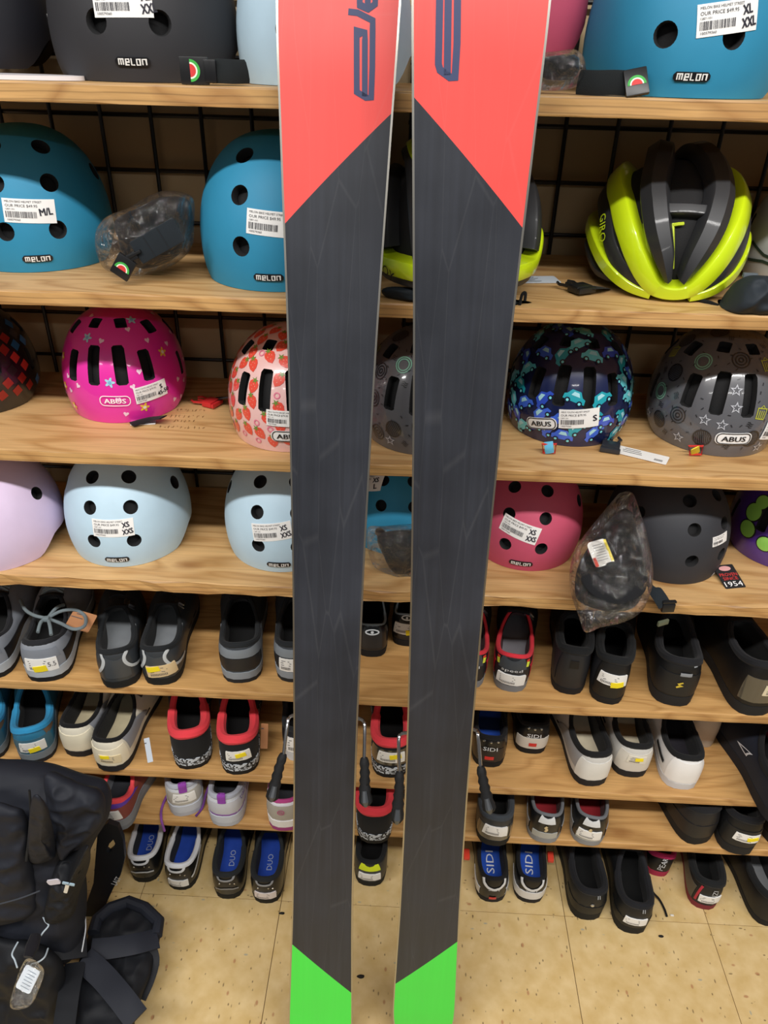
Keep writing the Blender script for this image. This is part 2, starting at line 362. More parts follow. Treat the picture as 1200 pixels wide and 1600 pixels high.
# ------------------------------------------------------------------ the room
def struct(o): o['kind'] = 'structure'; return o
WY = 0.314                                     # wall behind the shelves
wallm = M('#b59f7c', 0.8, kind='painted_wall', var=0.05, scale=6, bump=0.1, bscale=200)
struct(MB().box((0, WY+0.045, 1.2), (4.4, 0.06, 2.8)).build('wall_back', wallm, smooth=False))
fl = struct(MB().box((0, -1.0, -0.02), (4.4, 3.4, 0.034)).build('floor', M('#5b4a30', 0.9, kind='tile_joint'), smooth=False))
vt = vinyl_tile()
TX0, TY0, TS = -0.5301, -0.0181, 0.3048
tile_me = None
for i in range(-3, 8):
    for j in range(-4, 2):
        tb = MB().box((0, 0, 0), (TS-0.0012, TS-0.0012, 0.004), bev=0.0004) if tile_me is None else None
        if tb: o = tb.build('tile', vt, fl, smooth=False); tile_me = o.data
        else: o = link(bpy.data.objects.new('tile', tile_me), fl)
        o.location = (TX0+TS*(i+.5), TY0+TS*(j+.5), -0.002)
        o.rotation_euler = (0, 0, random.choice((0, math.pi/2, math.pi, -math.pi/2)))
# added dark sheet standing in for the shade behind the shoe rows
tag(MB().box((0, WY-0.0085, 0.408), (2.5, 0.004, 0.81), bev=0.0008).build('back_board', M('#3a2a1c', 0.8, kind='hardboard', var=.15), smooth=False), 'dark brown hardboard panel behind the rows of shoes', 'board')
# steel grid panels hung on the wall
wire = M('#111113', 0.4, kind='black_powder_coat')
def grid_panel(x0, n, label):
    g = thing('gridwall_panel', label, 'wall grid', (x0, WY-0.004, 0.0), 0, 'steel grid panels on the back wall')
    zt, zb = 1.9, 0.822
    vm = MB().tube([(0, 0, zb), (0, 0, zt)], 0.0032, 8).build('vertical_wire', wire, g)
    for i in range(1, n):
        o = link(bpy.data.objects.new('vertical_wire', vm.data), g); o.location.x = 0.0762*i
    hm = MB().tube([(-0.004, 0.0045, 0), (0.0762*(n-1)+0.004, 0.0045, 0)], 0.0032, 8).build('horizontal_wire', wire, g)
    z = 1.4757; zs = []
    k = 0
    while z-0.0762*k > 0.825: zs.append(z-0.0762*k); k += 1
    zs = [z+0.0762*q for q in range(5, 0, -1)]+zs
    hm.location.z = zs[0]
    for q in zs[1:]:
        o = link(bpy.data.objects.new('horizontal_wire', hm.data), g); o.location.z = q
    return g
grid_panel(-0.4762-0.0762*7, 13, 'black steel grid panel behind the teal and pink helmets')
grid_panel(0.2193-0.0762*3, 13, 'black steel grid panel behind the neon yellow helmet')
# plywood shelves
SB = [1.5062, 1.2762, 1.0467, 0.8191, 0.5846, 0.3631, 0.2141]     # undersides
ST = 0.0195
ST_ = [0.0205, 0.019, 0.019, 0.0205, 0.019, 0.019, 0.019]
TOP = [b+t for b, t in zip(SB, ST_)]
LBL = ['plywood shelf carrying the large black and teal helmets, topmost of the seven',
       'plywood shelf under the neon yellow vented helmet, second from the top',
       'plywood shelf under the small patterned kids helmets',
       'plywood shelf with ragged front edge under pale blue helmets, just above the shoes',
       'plywood shelf carrying the uppermost row of shoes',
       'plywood shelf with red-collared black shoes and white cycling shoes',
       'plywood shelf closest to the floor, with white and purple running shoes']
for i in range(7):
    x0, x1, y0, y1, t = -1.25, 1.25, 0.0, WY-0.012, ST_[i]
    mb = MB(); nx = 90; r = 0.0022; rnd = random.Random(i*3+1)
    prof = [(y1, 0), (y1, t), (0.03, t), (r, t), (0.0006, t-0.0006), (0, t-r), (0, r), (0.0006, 0.0006), (r, 0), (0.03, 0)]
    rows = []
    rag = 0.0018 if i == 3 else 0.0004
    for k in range(nx+1):
        x = lerp(x0, x1, k/nx); d = [rnd.uniform(-rag, rag) for _ in prof]
        rows.append([(x, y+(d[j] if 3 <= j <= 8 else 0), z+(d[j]*.6 if 3 <= j <= 8 else 0)) for j, (y, z) in enumerate(prof)])
    mb.grid(rows, True); n = len(prof)
    mb.F += [tuple(range(n)), tuple(nx*n+j for j in range(n))]
    o = mb.build('plywood_shelf', [wood('plywood', False, '#cfa772' if i < 4 else '#c99c62', '#a97c47', i*1.37), wood('plywood_edge', True, '#c99d64', '#a37442', i*1.37)], None, smooth=False)
    o.location.z = SB[i]
    mi = [1 if (abs(p.normal.y) > 0.5 and p.center.y < 0.01) else 0 for p in o.data.polygons]
    o.data.polygons.foreach_set('material_index', mi)
    tag(o, LBL[i], 'shelf', 'plywood display shelves')
# ------------------------------------------------------------------ skis
SKIS = [0, .012, .03, .06, .10, .23, .37, .54, .64, .77, .98, 1.11, 1.235, 1.325, 1.415, 1.515, 1.63, 1.69, 1.74, 1.775, 1.80, 1.812]
SKIW = [.060, .085, .1015, .110, .1125, .1066, .0995, .0952, .0935, .0934, .0955, .0995, .1040, .1085, .1145, .1212, .1285, .1280, .1120, .082, .045, .004]
def ski_w(s): return max(.004, smooth_interp(s, SKIS, SKIW))/2
def ski_bend(s):                       # tip and tail rise away from the base side
    b = 0.0
    if s > 1.56: b += ((s-1.56)/.25)**2*0.055
    if s < .10: b += ((.10-s)/.10)**2*0.006
    return b
def ski_t(s): return interp(s, [0, .08, .55, .75, .95, 1.5, 1.81], [.005, .007, .016, .020, .017, .008, .005])
redm, blkm, grnm = ski_base('#ee4f4a', 0.05), ski_base('#282b33', 0.3), ski_base('#46e04a', 0.03)
edgem, sidem, topm = metal('#b9b6ae', 0.35), plastic('#8d8a83'), plastic('#1d1e22')
def make_ski(name, label, a, b, x0, dx, red, green, side):
    # a, b: base plane y = a + b z; red / green: heights of the colour joint at left and right rim
    t = thing(name, label, 'ski', (x0, a, 0.0), 0, 'pair of skis leaning on the shelves')
    t.rotation_euler = (-math.atan(b), math.atan(dx), 0)
    ed = 0.0022
    def strip(s0f, s1f, y, inset, n=70, m=8):      # panel of the base between two slanted joints
        rows = []
        for k in range(n+1):
            row = []
            for j in range(m+1):
                q = -1+2*j/m; s = lerp(s0f(q), s1f(q), k/n); wv = ski_w(s)-inset
                row.append((q*max(wv, .0005), ski_bend(s)+y, s))
            rows.append(row)
        return rows
    rf = lambda q: lerp(red[0], red[1], (q+1)/2); gf = lambda q: lerp(green[0], green[1], (q+1)/2)
    for nm, m_, f0, f1, lb in (('base_panel', redm, rf, lambda q: 1.80, 'red base panel'), ('base_panel', blkm, gf, rf, 'black base panel'), ('base_panel', grnm, lambda q: 0.004, gf, 'green tail panel')):
        mb = MB(); mb.grid(strip(f0, f1, 0.0, ed)); o = mb.build(nm, m_, t, fix=False); lab(o, lb)
        o.data.flip_normals() if o.data.polygons[0].normal.y > 0 else None
    S = [0.0+1.812*k/150 for k in range(151)]
    for sg in (-1, 1):                              # steel edges
        mb = MB(); rows = []
        for s in S:
            wv = ski_w(s); yb = ski_bend(s)
            rows.append([(sg*max(wv-ed, 0), yb-.0001, s), (sg*wv, yb-.0001, s), (sg*wv, yb+.002, s), (sg*max(wv-ed, 0), yb+.002, s)])
        mb.grid(rows, True); mb.build('steel_edge', edgem, t)
    mb = MB(); rows = []                            # core with side wall and top sheet
    for s in S:
        wv = ski_w(s); yb = ski_bend(s); th = ski_t(s); k = max(wv-.002, .001)
        rows.append([(-wv, yb+.002, s), (wv, yb+.002, s), (wv, yb+th*.6, s), (k, yb+th, s), (-k, yb+th, s), (-wv, yb+th*.6, s)])
    mb.grid(rows, True); n = len(rows)
    mb.F += [tuple(range(6)), tuple((n-1)*6+j for j in range(6))]
    o = mb.build('core', [sidem, topm], t)
    o.data.polygons.foreach_set('material_index', [1 if p.normal.y > .5 else 0 for p in o.data.polygons])
    # bindings on the far side
    by = ski_t(.8)
    mb = MB(); mb.box((0, by+.006, .80), (.072, .012, .20), bev=.003); mb.box((0, by+.032, .83), (.055, .042, .085), bev=.010); mb.box((0, by+.030, .765), (.068, .016, .03), bev=.005)
    mb.build('toe_binding', plastic('#1b1c1f'), t)
    mb = MB(); mb.box((0, by+.006, .60), (.074, .012, .17), bev=.003); mb.box((0, by+.036, .575), (.058, .05, .075), bev=.012); mb.box((0, by+.045, .53), (.03, .016, .06), bev=.005)
    mb.build('heel_binding', plastic('#1b1c1f'), t)
    return t
def ski_local(t):                                    # world -> ski frame
    bpy.context.view_layer.update(); return t.matrix_world.inverted()
def ski_pix(x, y, a, b):
    v = pray(x, y); k = (a+b*CAM.z-CAM.y)/(v.y-b*v.z); return CAM+v*k
LA, LB, RA, RB = -.320, .190, -.272, .105
def joints(pts, a, b):
    o = []
    for (x, y) in pts: p = ski_pix(x, y, a, b); o.append(p.z*math.sqrt(1+b*b))
    return o
ski_l = make_ski('ski', 'ski with red, black and green base, standing on the helmet side by the strawberry helmet', LA, LB, -.1072, .0130, joints([(443, 350), (614, 176)], LA, LB), joints([(455, 1476), (550, 1551)], LA, LB), -1)
ski_r = make_ski('ski', 'ski with red, black and green base, standing beside the raspberry pink helmet', RA, RB, .0785, -.0155, joints([(645, 150), (822, 357)], RA, RB), joints([(619, 1537), (718, 1472)], RA, RB), 1)
def ski_logo(t, a, b, strokes, wd):
    inv = ski_local(t); mb = MB()
    for P in strokes:
        Q = []
        for (x, y) in P: q = inv @ ski_pix(400+x/2.4, y/2.4, a, b); Q.append((q.x, q.z))
        D = []
        for k in range(len(Q)-1):
            m = max(1, int(math.hypot(Q[k+1][0]-Q[k][0], Q[k+1][1]-Q[k][1])/.006)); D += [(lerp(Q[k][0], Q[k+1][0], j/m), lerp(Q[k][1], Q[k+1][1], j/m)) for j in range(m)]
        Q = D+[Q[-1]]
        stroke_on(mb, lambda u, v, o: Vector((u, ski_bend(v)-o, v)), Q, wd, off=0.00035)
    lab(mb.build('logo_lettering', ink('#3b4468'), t, smooth=False, fix=False), 'dark blue lettering')
ski_logo(ski_l, LA, LB, [[(437, -70), (437, 70)], [(345, 40), (380, 44), (437, 74), (436, 250), (432, 366), (412, 366), (378, 345), (377, 118), (408, 122), (408, 362)],
                         [(345, 60), (380, 62), (437, 92)], [(437, -60), (450, 0), (438, 28), (410, 28), (385, 20), (385, -60)], [(412, 28), (412, -60)]][1:2]+[[(385, -70), (388, 14), (420, 30), (446, 10), (446, -70)], [(418, -70), (418, 26)]], .0060)
ski_logo(ski_r, RA, RB, [[(757, -60), (754, 160), (746, 292), (728, 290), (690, 262), (684, 240), (690, -60)], [(722, -60), (717, 282)]], .0066)
# brakes: a bent steel wire with a rubber-gripped plastic arm, swung past the base
def brake(t, a, b, pw, pg, endn):
    inv = ski_local(t); W = []; G = []
    for (x, y, n) in pw:       # n: distance in front of the base plane
        q = inv @ ski_pix(x, y, a-n*math.sqrt(1+b*b), b); W.append(q)
    for (x, y, n) in pg: G.append(inv @ ski_pix(x, y, a-n*math.sqrt(1+b*b), b))
    arm = MB().tube(spline(W, 22), 0.0026, 8).build('brake_arm', metal('#c9c9cc', 0.22), t)
    mb = MB(); P = spline(G, 13)
    mb.tube(P, [.0050, .0064, .0072, .0060, .0078, .0064, .0082, .0068, .0090, .0080, .0096, .0096, .0060], 10)
    g = mb.build('grip', rubber('#17181a'), arm)
    d = (G[-1]-G[-2]).normalized(); mb = MB()
    mb.tube([G[-1]-d*.026+Vector((0, -.008, 0)), G[-1]-d*.012+Vector((0, -.0095, 0)), G[-1]-d*.003+Vector((0, -.006, 0))], [.0035, .0055, .003], 8)
    mb.build('wear_tip', plastic('#3c3f43'), arm)
brake(ski_l, LA, LB, [(470, 1118, -.012), (459, 1118, -.008), (452, 1121, -.004), (449, 1132, .004), (443, 1180, .02)], [(443, 1178, .02), (436, 1200, .028), (430, 1225, .036), (424, 1250, .045)], 0)
brake(ski_l, LA, LB, [(550, 1122, -.012), (561, 1123, -.008), (568, 1127, -.004), (570, 1137, .004), (569, 1186, .02)], [(569, 1184, .02), (570, 1207, .028), (570, 1232, .036), (572, 1258, .045)], 0)
brake(ski_r, RA, RB, [(648, 1144, -.012), (637, 1145, -.008), (626, 1147, -.004), (623, 1158, .004), (624, 1208, .02)], [(624, 1206, .02), (624, 1230, .028), (622, 1255, .036), (620, 1284, .045)], 0)
brake(ski_r, RA, RB, [(730, 1139, -.012), (741, 1140, -.008), (745, 1143, -.004), (747, 1152, .004), (751, 1200, .02)], [(751, 1198, .02), (755, 1220, .028), (760, 1243, .036), (766, 1268, .045)], 0)
# ------------------------------------------------------------------ helmets
def sstep(a, b, x):
    t = min(1, max(0, (x-a)/(b-a))); return t*t*(3-2*t)
class Dome:
    def __init__(s, a, b, H, p=0.8, emin=-22, rim=None, pz_=1.0, back=1.0):
        s.a, s.b, s.H, s.p, s.emin, s.rim, s.pz, s.back = a, b, H, p, R_(emin), rim, pz_, back
        s.k = math.sin(-s.emin)
    def raw(s, ph, e):
        rho = max(math.cos(e), 0)**s.p
        sn = math.sin(e); sn = math.copysign(abs(sn)**s.pz, sn)
        c = math.cos(ph); bb = s.b*(s.back if c < 0 else 1)
        return Vector((s.a*rho*math.sin(ph), -bb*rho*c, s.H*(sn+s.k)/(1+s.k)))
    def nrm(s, ph, e):
        d = 1e-3; e = min(e, math.pi/2-.02)
        n = (s.raw(ph+d, e)-s.raw(ph-d, e)).cross(s.raw(ph, e+d)-s.raw(ph, e-d)); n.normalize(); return n
    def pt(s, ph, e, off=0.0):
        return s.raw(ph, e)+s.nrm(ph, e)*off if off else s.raw(ph, e)
    def e0(s, ph):
        q = abs((ph+math.pi) % (2*math.pi)-math.pi); return s.emin+(R_(s.rim(math.degrees(q))) if s.rim else 0)
    def mapper(s, ph, e, rot=0.0):
        d = 1e-3; r1 = (s.raw(ph+d, e)-s.raw(ph-d, e)).length/(2*d); r2 = (s.raw(ph, e+d)-s.raw(ph, e-d)).length/(2*d)
        c, n = math.cos(rot), math.sin(rot)
        def f(u, v, off=0.0):
            x, y = u*c-v*n, u*n+v*c
            ee = e+y/r2; rr = r1*max(.25, math.cos(ee)/math.cos(e))**s.p
            return s.pt(ph+x/rr, ee, off)
        return f
    def shell(s, t, nphi=72, ne=22, grow=0.0, lift=0.0):
        mb = MB(); rows = []
        es = [j/ne for j in range(ne)]
        def ring(off, j):
            r = []
            for i in range(nphi):
                ph = 2*math.pi*i/nphi; a = s.e0(ph)+lift; e = lerp(a, math.pi/2, es[j]**1.0); r.append(s.pt(ph, min(e, math.pi/2-.03), off))
            return r
        outer = [ring(grow, j) for j in range(ne)]; inner = [ring(grow-t, j) for j in range(ne)]
        mb.grid(list(reversed(inner))+outer, True); n = nphi
        top = len(mb.V); mb.V.append(s.raw(0, math.pi/2)+Vector((0, 0, grow))); bot = len(mb.V); mb.V.append(s.raw(0, math.pi/2)+Vector((0, 0, grow-t)))
        L = (2*ne-1)*n
        for i in range(n):
            mb.F.append((L+i, L+(i+1) % n, top)); mb.F.append(((i+1) % n, i, bot))
        bm = bmesh.new(); me = bpy.data.meshes.new('shell'); me.from_pydata([tuple(v) for v in mb.V], [], mb.F)
        bm.from_mesh(me); bmesh.ops.recalc_face_normals(bm, faces=bm.faces); bm.to_mesh(me); bm.free(); me.update(); return me
def frame(dm, ph, e, rot=0.0):
    n = dm.nrm(ph, e); up = (dm.raw(ph, e+1e-3)-dm.raw(ph, e-1e-3)).normalized(); r = up.cross(n).normalized(); up = n.cross(r)
    r, up = r*math.cos(rot)+up*math.sin(rot), up*math.cos(rot)-r*math.sin(rot)
    return dm.raw(ph, e), r, up, n
def cut(me, cutters, mat_in):
    a = bpy.data.objects.new('a', me); COL.objects.link(a)
    cm = bpy.data.meshes.new('c'); cm.from_pydata([tuple(v) for v in cutters.V], [], cutters.F)
    bm = bmesh.new(); bm.from_mesh(cm); bmesh.ops.recalc_face_normals(bm, faces=bm.faces); bm.to_mesh(cm); bm.free()
    cm.materials.append(mat_in); c = bpy.data.objects.new('c', cm); COL.objects.link(c)
    md = a.modifiers.new('b', 'BOOLEAN'); md.operation = 'DIFFERENCE'; md.solver = 'EXACT'; md.object = c; md.material_mode = 'TRANSFER'; md.use_self = True
    dg = bpy.context.evaluated_depsgraph_get()
    out = bpy.data.meshes.new_from_object(a.evaluated_get(dg))
    bpy.data.objects.remove(a); bpy.data.objects.remove(c)
    out.polygons.foreach_set('use_smooth', [True]*len(out.polygons)); out.set_sharp_from_angle(angle=R_(40))
    return out
foam = M('#141416', 0.85, kind='dark_foam', bump=0.3, bscale=500)
def round_cutter(mb, dm, ph, e, r, flare=0.0016):
    o, x, y, n = frame(dm, ph, e); rows = []
    for d, rr in ((.02, r+flare*3), (.0008, r+flare), (-.0035, r), (-.05, r)):
        rows.append([o+n*d+(x*math.cos(q)+y*math.sin(q))*rr for q in [2*math.pi*i/20 for i in range(20)]])
    m = MB(); m.grid(rows, True); m.F += [tuple(range(20)), tuple(60+i for i in range(20))]; mb.add(m.V, m.F)
def slot_cutter(mb, dm, ph, e, P, rot=0.0, deep=.05):
    o, x, y, n = frame(dm, ph, e, rot); k = len(P)
    rows = [[o+n*d+x*(a*g)+y*(b*g) for a, b in P] for d, g in ((.02, 1.25), (.001, 1.04), (-.006, .94), (-deep, .9))]
    m = MB(); m.grid(rows, True); m.F += [tuple(range(k)), tuple(3*k+i for i in range(k))]; mb.add(m.V, m.F)

# --- round-vented urban helmet
def urban_rim(d): return 15*sstep(58, 84, d)*(1-sstep(128, 165, d))
URB = Dome(.0975, .105, .160, .80, -22, urban_rim)
UH = [(.030, 3), (.030, 30), (.027, 55)]         # sideways distance, elevation of the paired holes
def make_urban_mesh():
    me = URB.shell(.011); me.materials.append(matte('#888888'))
    mb = MB()
    for x, e in UH:
        for sg in (-1, 1):
            rho = math.cos(R_(e))**.8; round_cutter(mb, URB, sg*math.asin(x/(URB.a*rho)), R_(e), .0098)
            round_cutter(mb, URB, math.pi-sg*math.asin(x/(URB.a*rho)), R_(e), .0098)
    for sg in (-1, 1): round_cutter(mb, URB, sg*R_(78), R_(32), .0098)
    return cut(me, mb, foam)
URBAN = make_urban_mesh()
linm = URB.shell(.004, 48, 14, -.013, .03); linm.polygons.foreach_set('use_smooth', [True]*len(linm.polygons)); linm.materials.append(foam)
def copy_mat(me, name, mats, parent):
    o = link(bpy.data.objects.new(name, me), parent)
    for i, m in enumerate(mats):
        if i < len(o.material_slots): o.material_slots[i].link = 'OBJECT'; o.material_slots[i].material = m
    return o
class Placed:                          # a dome standing in the scene, with look-up from a pixel of the photograph's frame
    def __init__(s, dm, root, sc): s.dm, s.root, s.sc = dm, root, sc; bpy.context.view_layer.update(); s.m = root.matrix_world.copy()
    def px(s, ph, e): return proj(s.m @ s.dm.raw(ph, e))
    def find(s, x, y):
        v = s.m.inverted() @ CAM
        ph = math.atan2(v.x, -v.y); e = R_(20)
        for _ in range(40):
            a = s.px(ph, e); b = s.px(ph+1e-4, e); c = s.px(ph, e+1e-4)
            j = ((b[0]-a[0])/1e-4, (c[0]-a[0])/1e-4, (b[1]-a[1])/1e-4, (c[1]-a[1])/1e-4); dt = j[0]*j[3]-j[1]*j[2]
            if abs(dt) < 1: break
            dx, dy = x-a[0], y-a[1]; dp = (j[3]*dx-j[1]*dy)/dt; de = (-j[2]*dx+j[0]*dy)/dt
            ph += max(-.2, min(.2, dp)); e += max(-.2, min(.2, de)); e = min(e, 1.5)
        return ph, e
    def at(s, x, y, rot=0.0):          # u runs level in the picture, then turned by rot
        ph, e = s.find(x, y); m0 = s.dm.mapper(ph, e)
        o, a, b = (proj(s.m @ m0(*q)) for q in ((0, 0), (.004, 0), (0, .004)))
        jx, jy = (a[0]-o[0], -(a[1]-o[1])), (b[0]-o[0], -(b[1]-o[1]))
        lo, hi_ = -1.2, 1.2
        f = lambda r: math.atan2(jx[1]*math.cos(r)+jy[1]*math.sin(r), jx[0]*math.cos(r)+jy[0]*math.sin(r))
        for _ in range(40):
            md = (lo+hi_)/2
            if f(md) < 0: lo = md
            else: hi_ = md
        return s.dm.mapper(ph, e, (lo+hi_)/2*.85+rot)
def stand(px, shelf, dm, sc, rz, front=None):
    p = pz(px[0], px[1], TOP[shelf]+.0006); f = Vector((math.sin(rz), -math.cos(rz), 0))
    rho = math.cos(dm.e0(0))**dm.p; return p-f*dm.b*rho*sc
def handwriting(mb, mp, lines, cu, cv, h, rot=0.0):
    for i, t in enumerate(lines):
        for dx, dy in ((0, 0), (h*.05, 0), (0, h*.06), (-h*.05, -.0001)):
            text_on(mb, mp, t, h*.62*len(t), h, cu+(.002*i)+dx, cv-i*h*1.35+(len(lines)-1)*h*.67+dy, 0.0011, rot)
def price_sticker(parent, mp, w, h, lines, hand, rot=0.0, hu=None, hh=None):
    mb = MB(); patch_on(mb, mp, w, h, rot=rot); st = mb.build('price_sticker', paper('#f1f0ee'), parent, fix=False)
    c, s = math.cos(rot), math.sin(rot)
    q = lambda u, v, o=0.0: mp(u*c-v*s, u*s+v*c, o)
    mb = MB()
    L0 = -w*.45
    ww = w*.62
    text_on(mb, q, lines[0], ww*1.12, h*.085, L0+ww*.56, h*.38, .0010)
    text_on(mb, q, lines[1], ww*.98, h*.13, L0+ww*.49, h*.20, .0010)
    text_on(mb, q, '1287-101', ww*.28, h*.065, L0+ww*.14, h*.06, .0010)
    rnd = random.Random(int(w*1e5)+len(hand or '')); u = 0
    while u < ww*.92:
        bw = rnd.choice((.0004, .0007, .0010)); patch_flat(mb, q, L0+u, -h*.16, bw, h*.26); u += bw+rnd.choice((.0005, .0008))
    text_on(mb, q, '100579360', ww*.4, h*.08, L0+ww*.22, -h*.38, .0010)
    mb.build('print', ink('#44444a'), st, smooth=False, fix=False)
    if hand:
        mb = MB(); handwriting(mb, q, hand, (hu if hu is not None else w*.31), -h*.02, hh or h*.29, .12); mb.build('handwriting', ink('#1d1c2c'), st, smooth=False, fix=False)
    return st
def patch_flat(mb, q, u, v, w, h, off=.0010):
    mb.add([q(u-w/2, v-h/2, off), q(u+w/2, v-h/2, off), q(u+w/2, v+h/2, off), q(u-w/2, v+h/2, off)], [(0, 1, 2, 3)])
MELON = [[(0, 0), (0, 1), (1.1, 1), (1.1, 0)], [(.55, 0), (.55, 1)],
         [(2.55, .0), (1.75, .0), (1.75, 1), (2.55, 1), (2.55, .5), (1.75, .5)], [(3.1, 1.15), (3.1, 0), (3.9, 0)],
         [(4.4, 0), (4.4, 1), (5.2, 1), (5.2, 0), (4.4, 0), (4.4, .3)], [(5.8, 0), (5.8, 1), (6.7, 1), (6.7, 0)]]
def melon_badge(parent, mp, w, rot=0.0):
    c, s = math.cos(rot), math.sin(rot); q = lambda u, v, o=0.0: mp(u*c-v*s, u*s+v*c, o)
    mb = MB(); h = w*.235
    n = 14; rows = []
    for i in range(n+1):
        u = -w/2+w*i/n; k = h/2*(1-max(0, abs(u)/(w/2)-.86)**2*30)
        rows.append([q(u, -k, .0), q(u, -k, .0014), q(u, 0, .0016), q(u, k, .0014), q(u, k, .0)])
    mb.grid(rows); b = lab(mb.build('logo_badge', plastic('#17171a'), parent, fix=False), 'black badge with white letters')
    mb = MB(); g = w/8.6
    for P in MELON:
        stroke_on(mb, q, [((x-3.35)*g, (y-.5)*g*1.25) for x, y in P], g*.30, off=.0022)
    mb.build('lettering', ink('#e9e9e6'), b, smooth=False, fix=False)
def urban(px, shelf, sc, rz, col, label, hand=None, stick=None, badge=True, srot=0.0, shell=None, swide=.064, group='urban helmets with round vents', logo_e=-13, hu=None):
    rz = R_(rz); loc = stand(px, shelf, URB, sc, rz) if len(px) == 2 else Vector(px)
    t = thing('urban_helmet', label, 'helmet', loc, rz, group); t.scale = (sc, sc, sc)
    sm = shell or matte(col)
    o = copy_mat(URBAN, 'shell', [sm, foam], t)
    copy_mat(linm, 'liner', [foam], t)
    P = Placed(URB, t, sc)
    if badge: melon_badge(t, URB.mapper(0, R_(logo_e)), .040/sc*.95)
    if stick:
        price_sticker(t, P.at(*stick), swide/sc, swide*.46/sc, ('MELON BIKE HELMET STREET', 'OUR PRICE $49.95'), hand, srot, hu=hu)
    mb = MB()                      # chin strap folded inside
    for sg in (-1, 1): mb.tube(spline([(sg*.080, .0, .055), (sg*.07, -.01, .03), (sg*.045, -.03, .010), (sg*.0, -.035, .008)], 14), .0085, 8, flat=.16, up=(0, 0, 1))
    mb.build('chin_strap', cloth('#18181a'), t)
    return t, P
TEAL, PALE, LILAC, ROSE, BLK = '#2788af', '#bcd8ea', '#d9c6e4', '#c9526f', '#2c2c30'
G1 = 'large urban helmets on the top shelf'
def at_y(x, Y, z=0.0): p = py_(x, 100, Y); return (p.x, Y, TOP[0]+.0006+z)
urban(at_y(-32, .178, .008), 0, 1.11, 0, '#15161f', 'navy black round-vented helmet on a white base plate at the end of the top shelf', None, (84, 32), False, group=G1, swide=.03)
urban(at_y(236, .150), 0, 1.15, 8, BLK, 'large matte black helmet with XL XXL price sticker on top shelf', ['XL', 'XXL'], (190, 2), True, group=G1, hu=.022)
urban(at_y(509, .150), 0, 1.10, 0, PALE, 'pale blue helmet on the top shelf, mostly hidden behind the skis', None, None, group=G1)
pk, _ = urban(at_y(800, .180, .046), 0, .86, -6, ROSE, 'rose pink helmet on top shelf with a bagged item under its rim', None, None, group=G1)
pk.rotation_euler.x = R_(8)
urban(at_y(1058, .125), 0, 1.16, -8, TEAL, 'large matte teal helmet with XL XXL price sticker on top shelf', ['XL', 'XXL'], (1139, 27), True, .12, group=G1)
G2 = 'teal urban helmets on the second shelf'
urban((64, 425), 1, 1.09, 22, TEAL, 'matte teal helmet with M/L written on its sticker, second shelf', ['M/L'], (46, 330), True, -.03, group=G2)
urban((422, 456), 1, 1.12, 0, TEAL, 'matte teal helmet half hidden by the ski, right of a bagged visor', ['M'], (425, 350), True, -.1, group=G2)
G3 = 'small urban helmets on the fourth shelf'
urban((-34, 895), 3, 1.0, 0, LILAC, 'pale lilac helmet cut off by the picture edge, fourth shelf', None, None, group=G3)
urban((187, 886), 3, 1.05, 6, PALE, 'pale blue helmet with XS XXS sticker between lilac and another pale blue one', ['XS', 'XXS'], (176, 826), True, .03, group=G3)
urban((437, 894), 3, 1.05, 2, PALE, 'pale blue helmet with XS XXS sticker, right edge behind the ski', ['XS', 'XXS'], (424, 832), True, .1, group=G3)
urban((618, 868), 3, .90, 0, TEAL, 'small teal helmet seen in the gap between the skis, fourth shelf', ['XS', 'L'], (572, 754), True, .0, group=G3)
urban((812, 891), 3, .97, -10, ROSE, 'raspberry pink helmet with tilted XS XXS sticker beside the ski, fourth shelf', ['XS', 'XXS'], (812, 829), True, -.42, group=G3)
urban((1092, 910), 3, 1.0, 24, '#2e3036', 'matte charcoal helmet with a black and red hang tag, fourth shelf', None, (1126, 843), False, .28, group=G3, swide=.036)
from mathutils import noise
def wl(root, p): bpy.context.view_layer.update(); return root.matrix_world.inverted() @ Vector(p)
def strap(mb, P, w=.0075, n=16, up=(0, 0, 1), flat=.13): mb.tube(spline(P, n), w, 8, flat=flat, up=up)
# --- buckles, tags
def buckle(parent, p, d, col, size=1.0, name='buckle', prongs=True):
    # side-release clip lying flat at p, pointing along d (parent's frame)
    d = Vector(d).normalized(); u = Vector((0, 0, 1)); u = (u-d*u.dot(d)).normalized(); x = d.cross(u); m = Matrix((x, d, u)).transposed()
    mb = MB(); s = size
    mb.box(Vector(p)+m@Vector((0, -.008*s, 0)), (.021*s, .016*s, .008*s), m, .0016*s)
    if prongs:
        for k in (-1, 1):
            mb.tube([Vector(p)+m@Vector(q) for q in ((k*.006*s, -.002*s, 0), (k*.0085*s, .009*s, 0), (k*.0105*s, .013*s, 0), (k*.007*s, .020*s, 0))], .0017*s, 6)
        mb.tube([Vector(p)+m@Vector(q) for q in ((0, -.002*s, 0), (0, .014*s, 0))], .0016*s, 6)
    mb.box(Vector(p)+m@Vector((0, -.019*s, 0)), (.023*s, .004*s, .006*s), m, .001*s)
    return mb.build(name, plastic(col), parent)
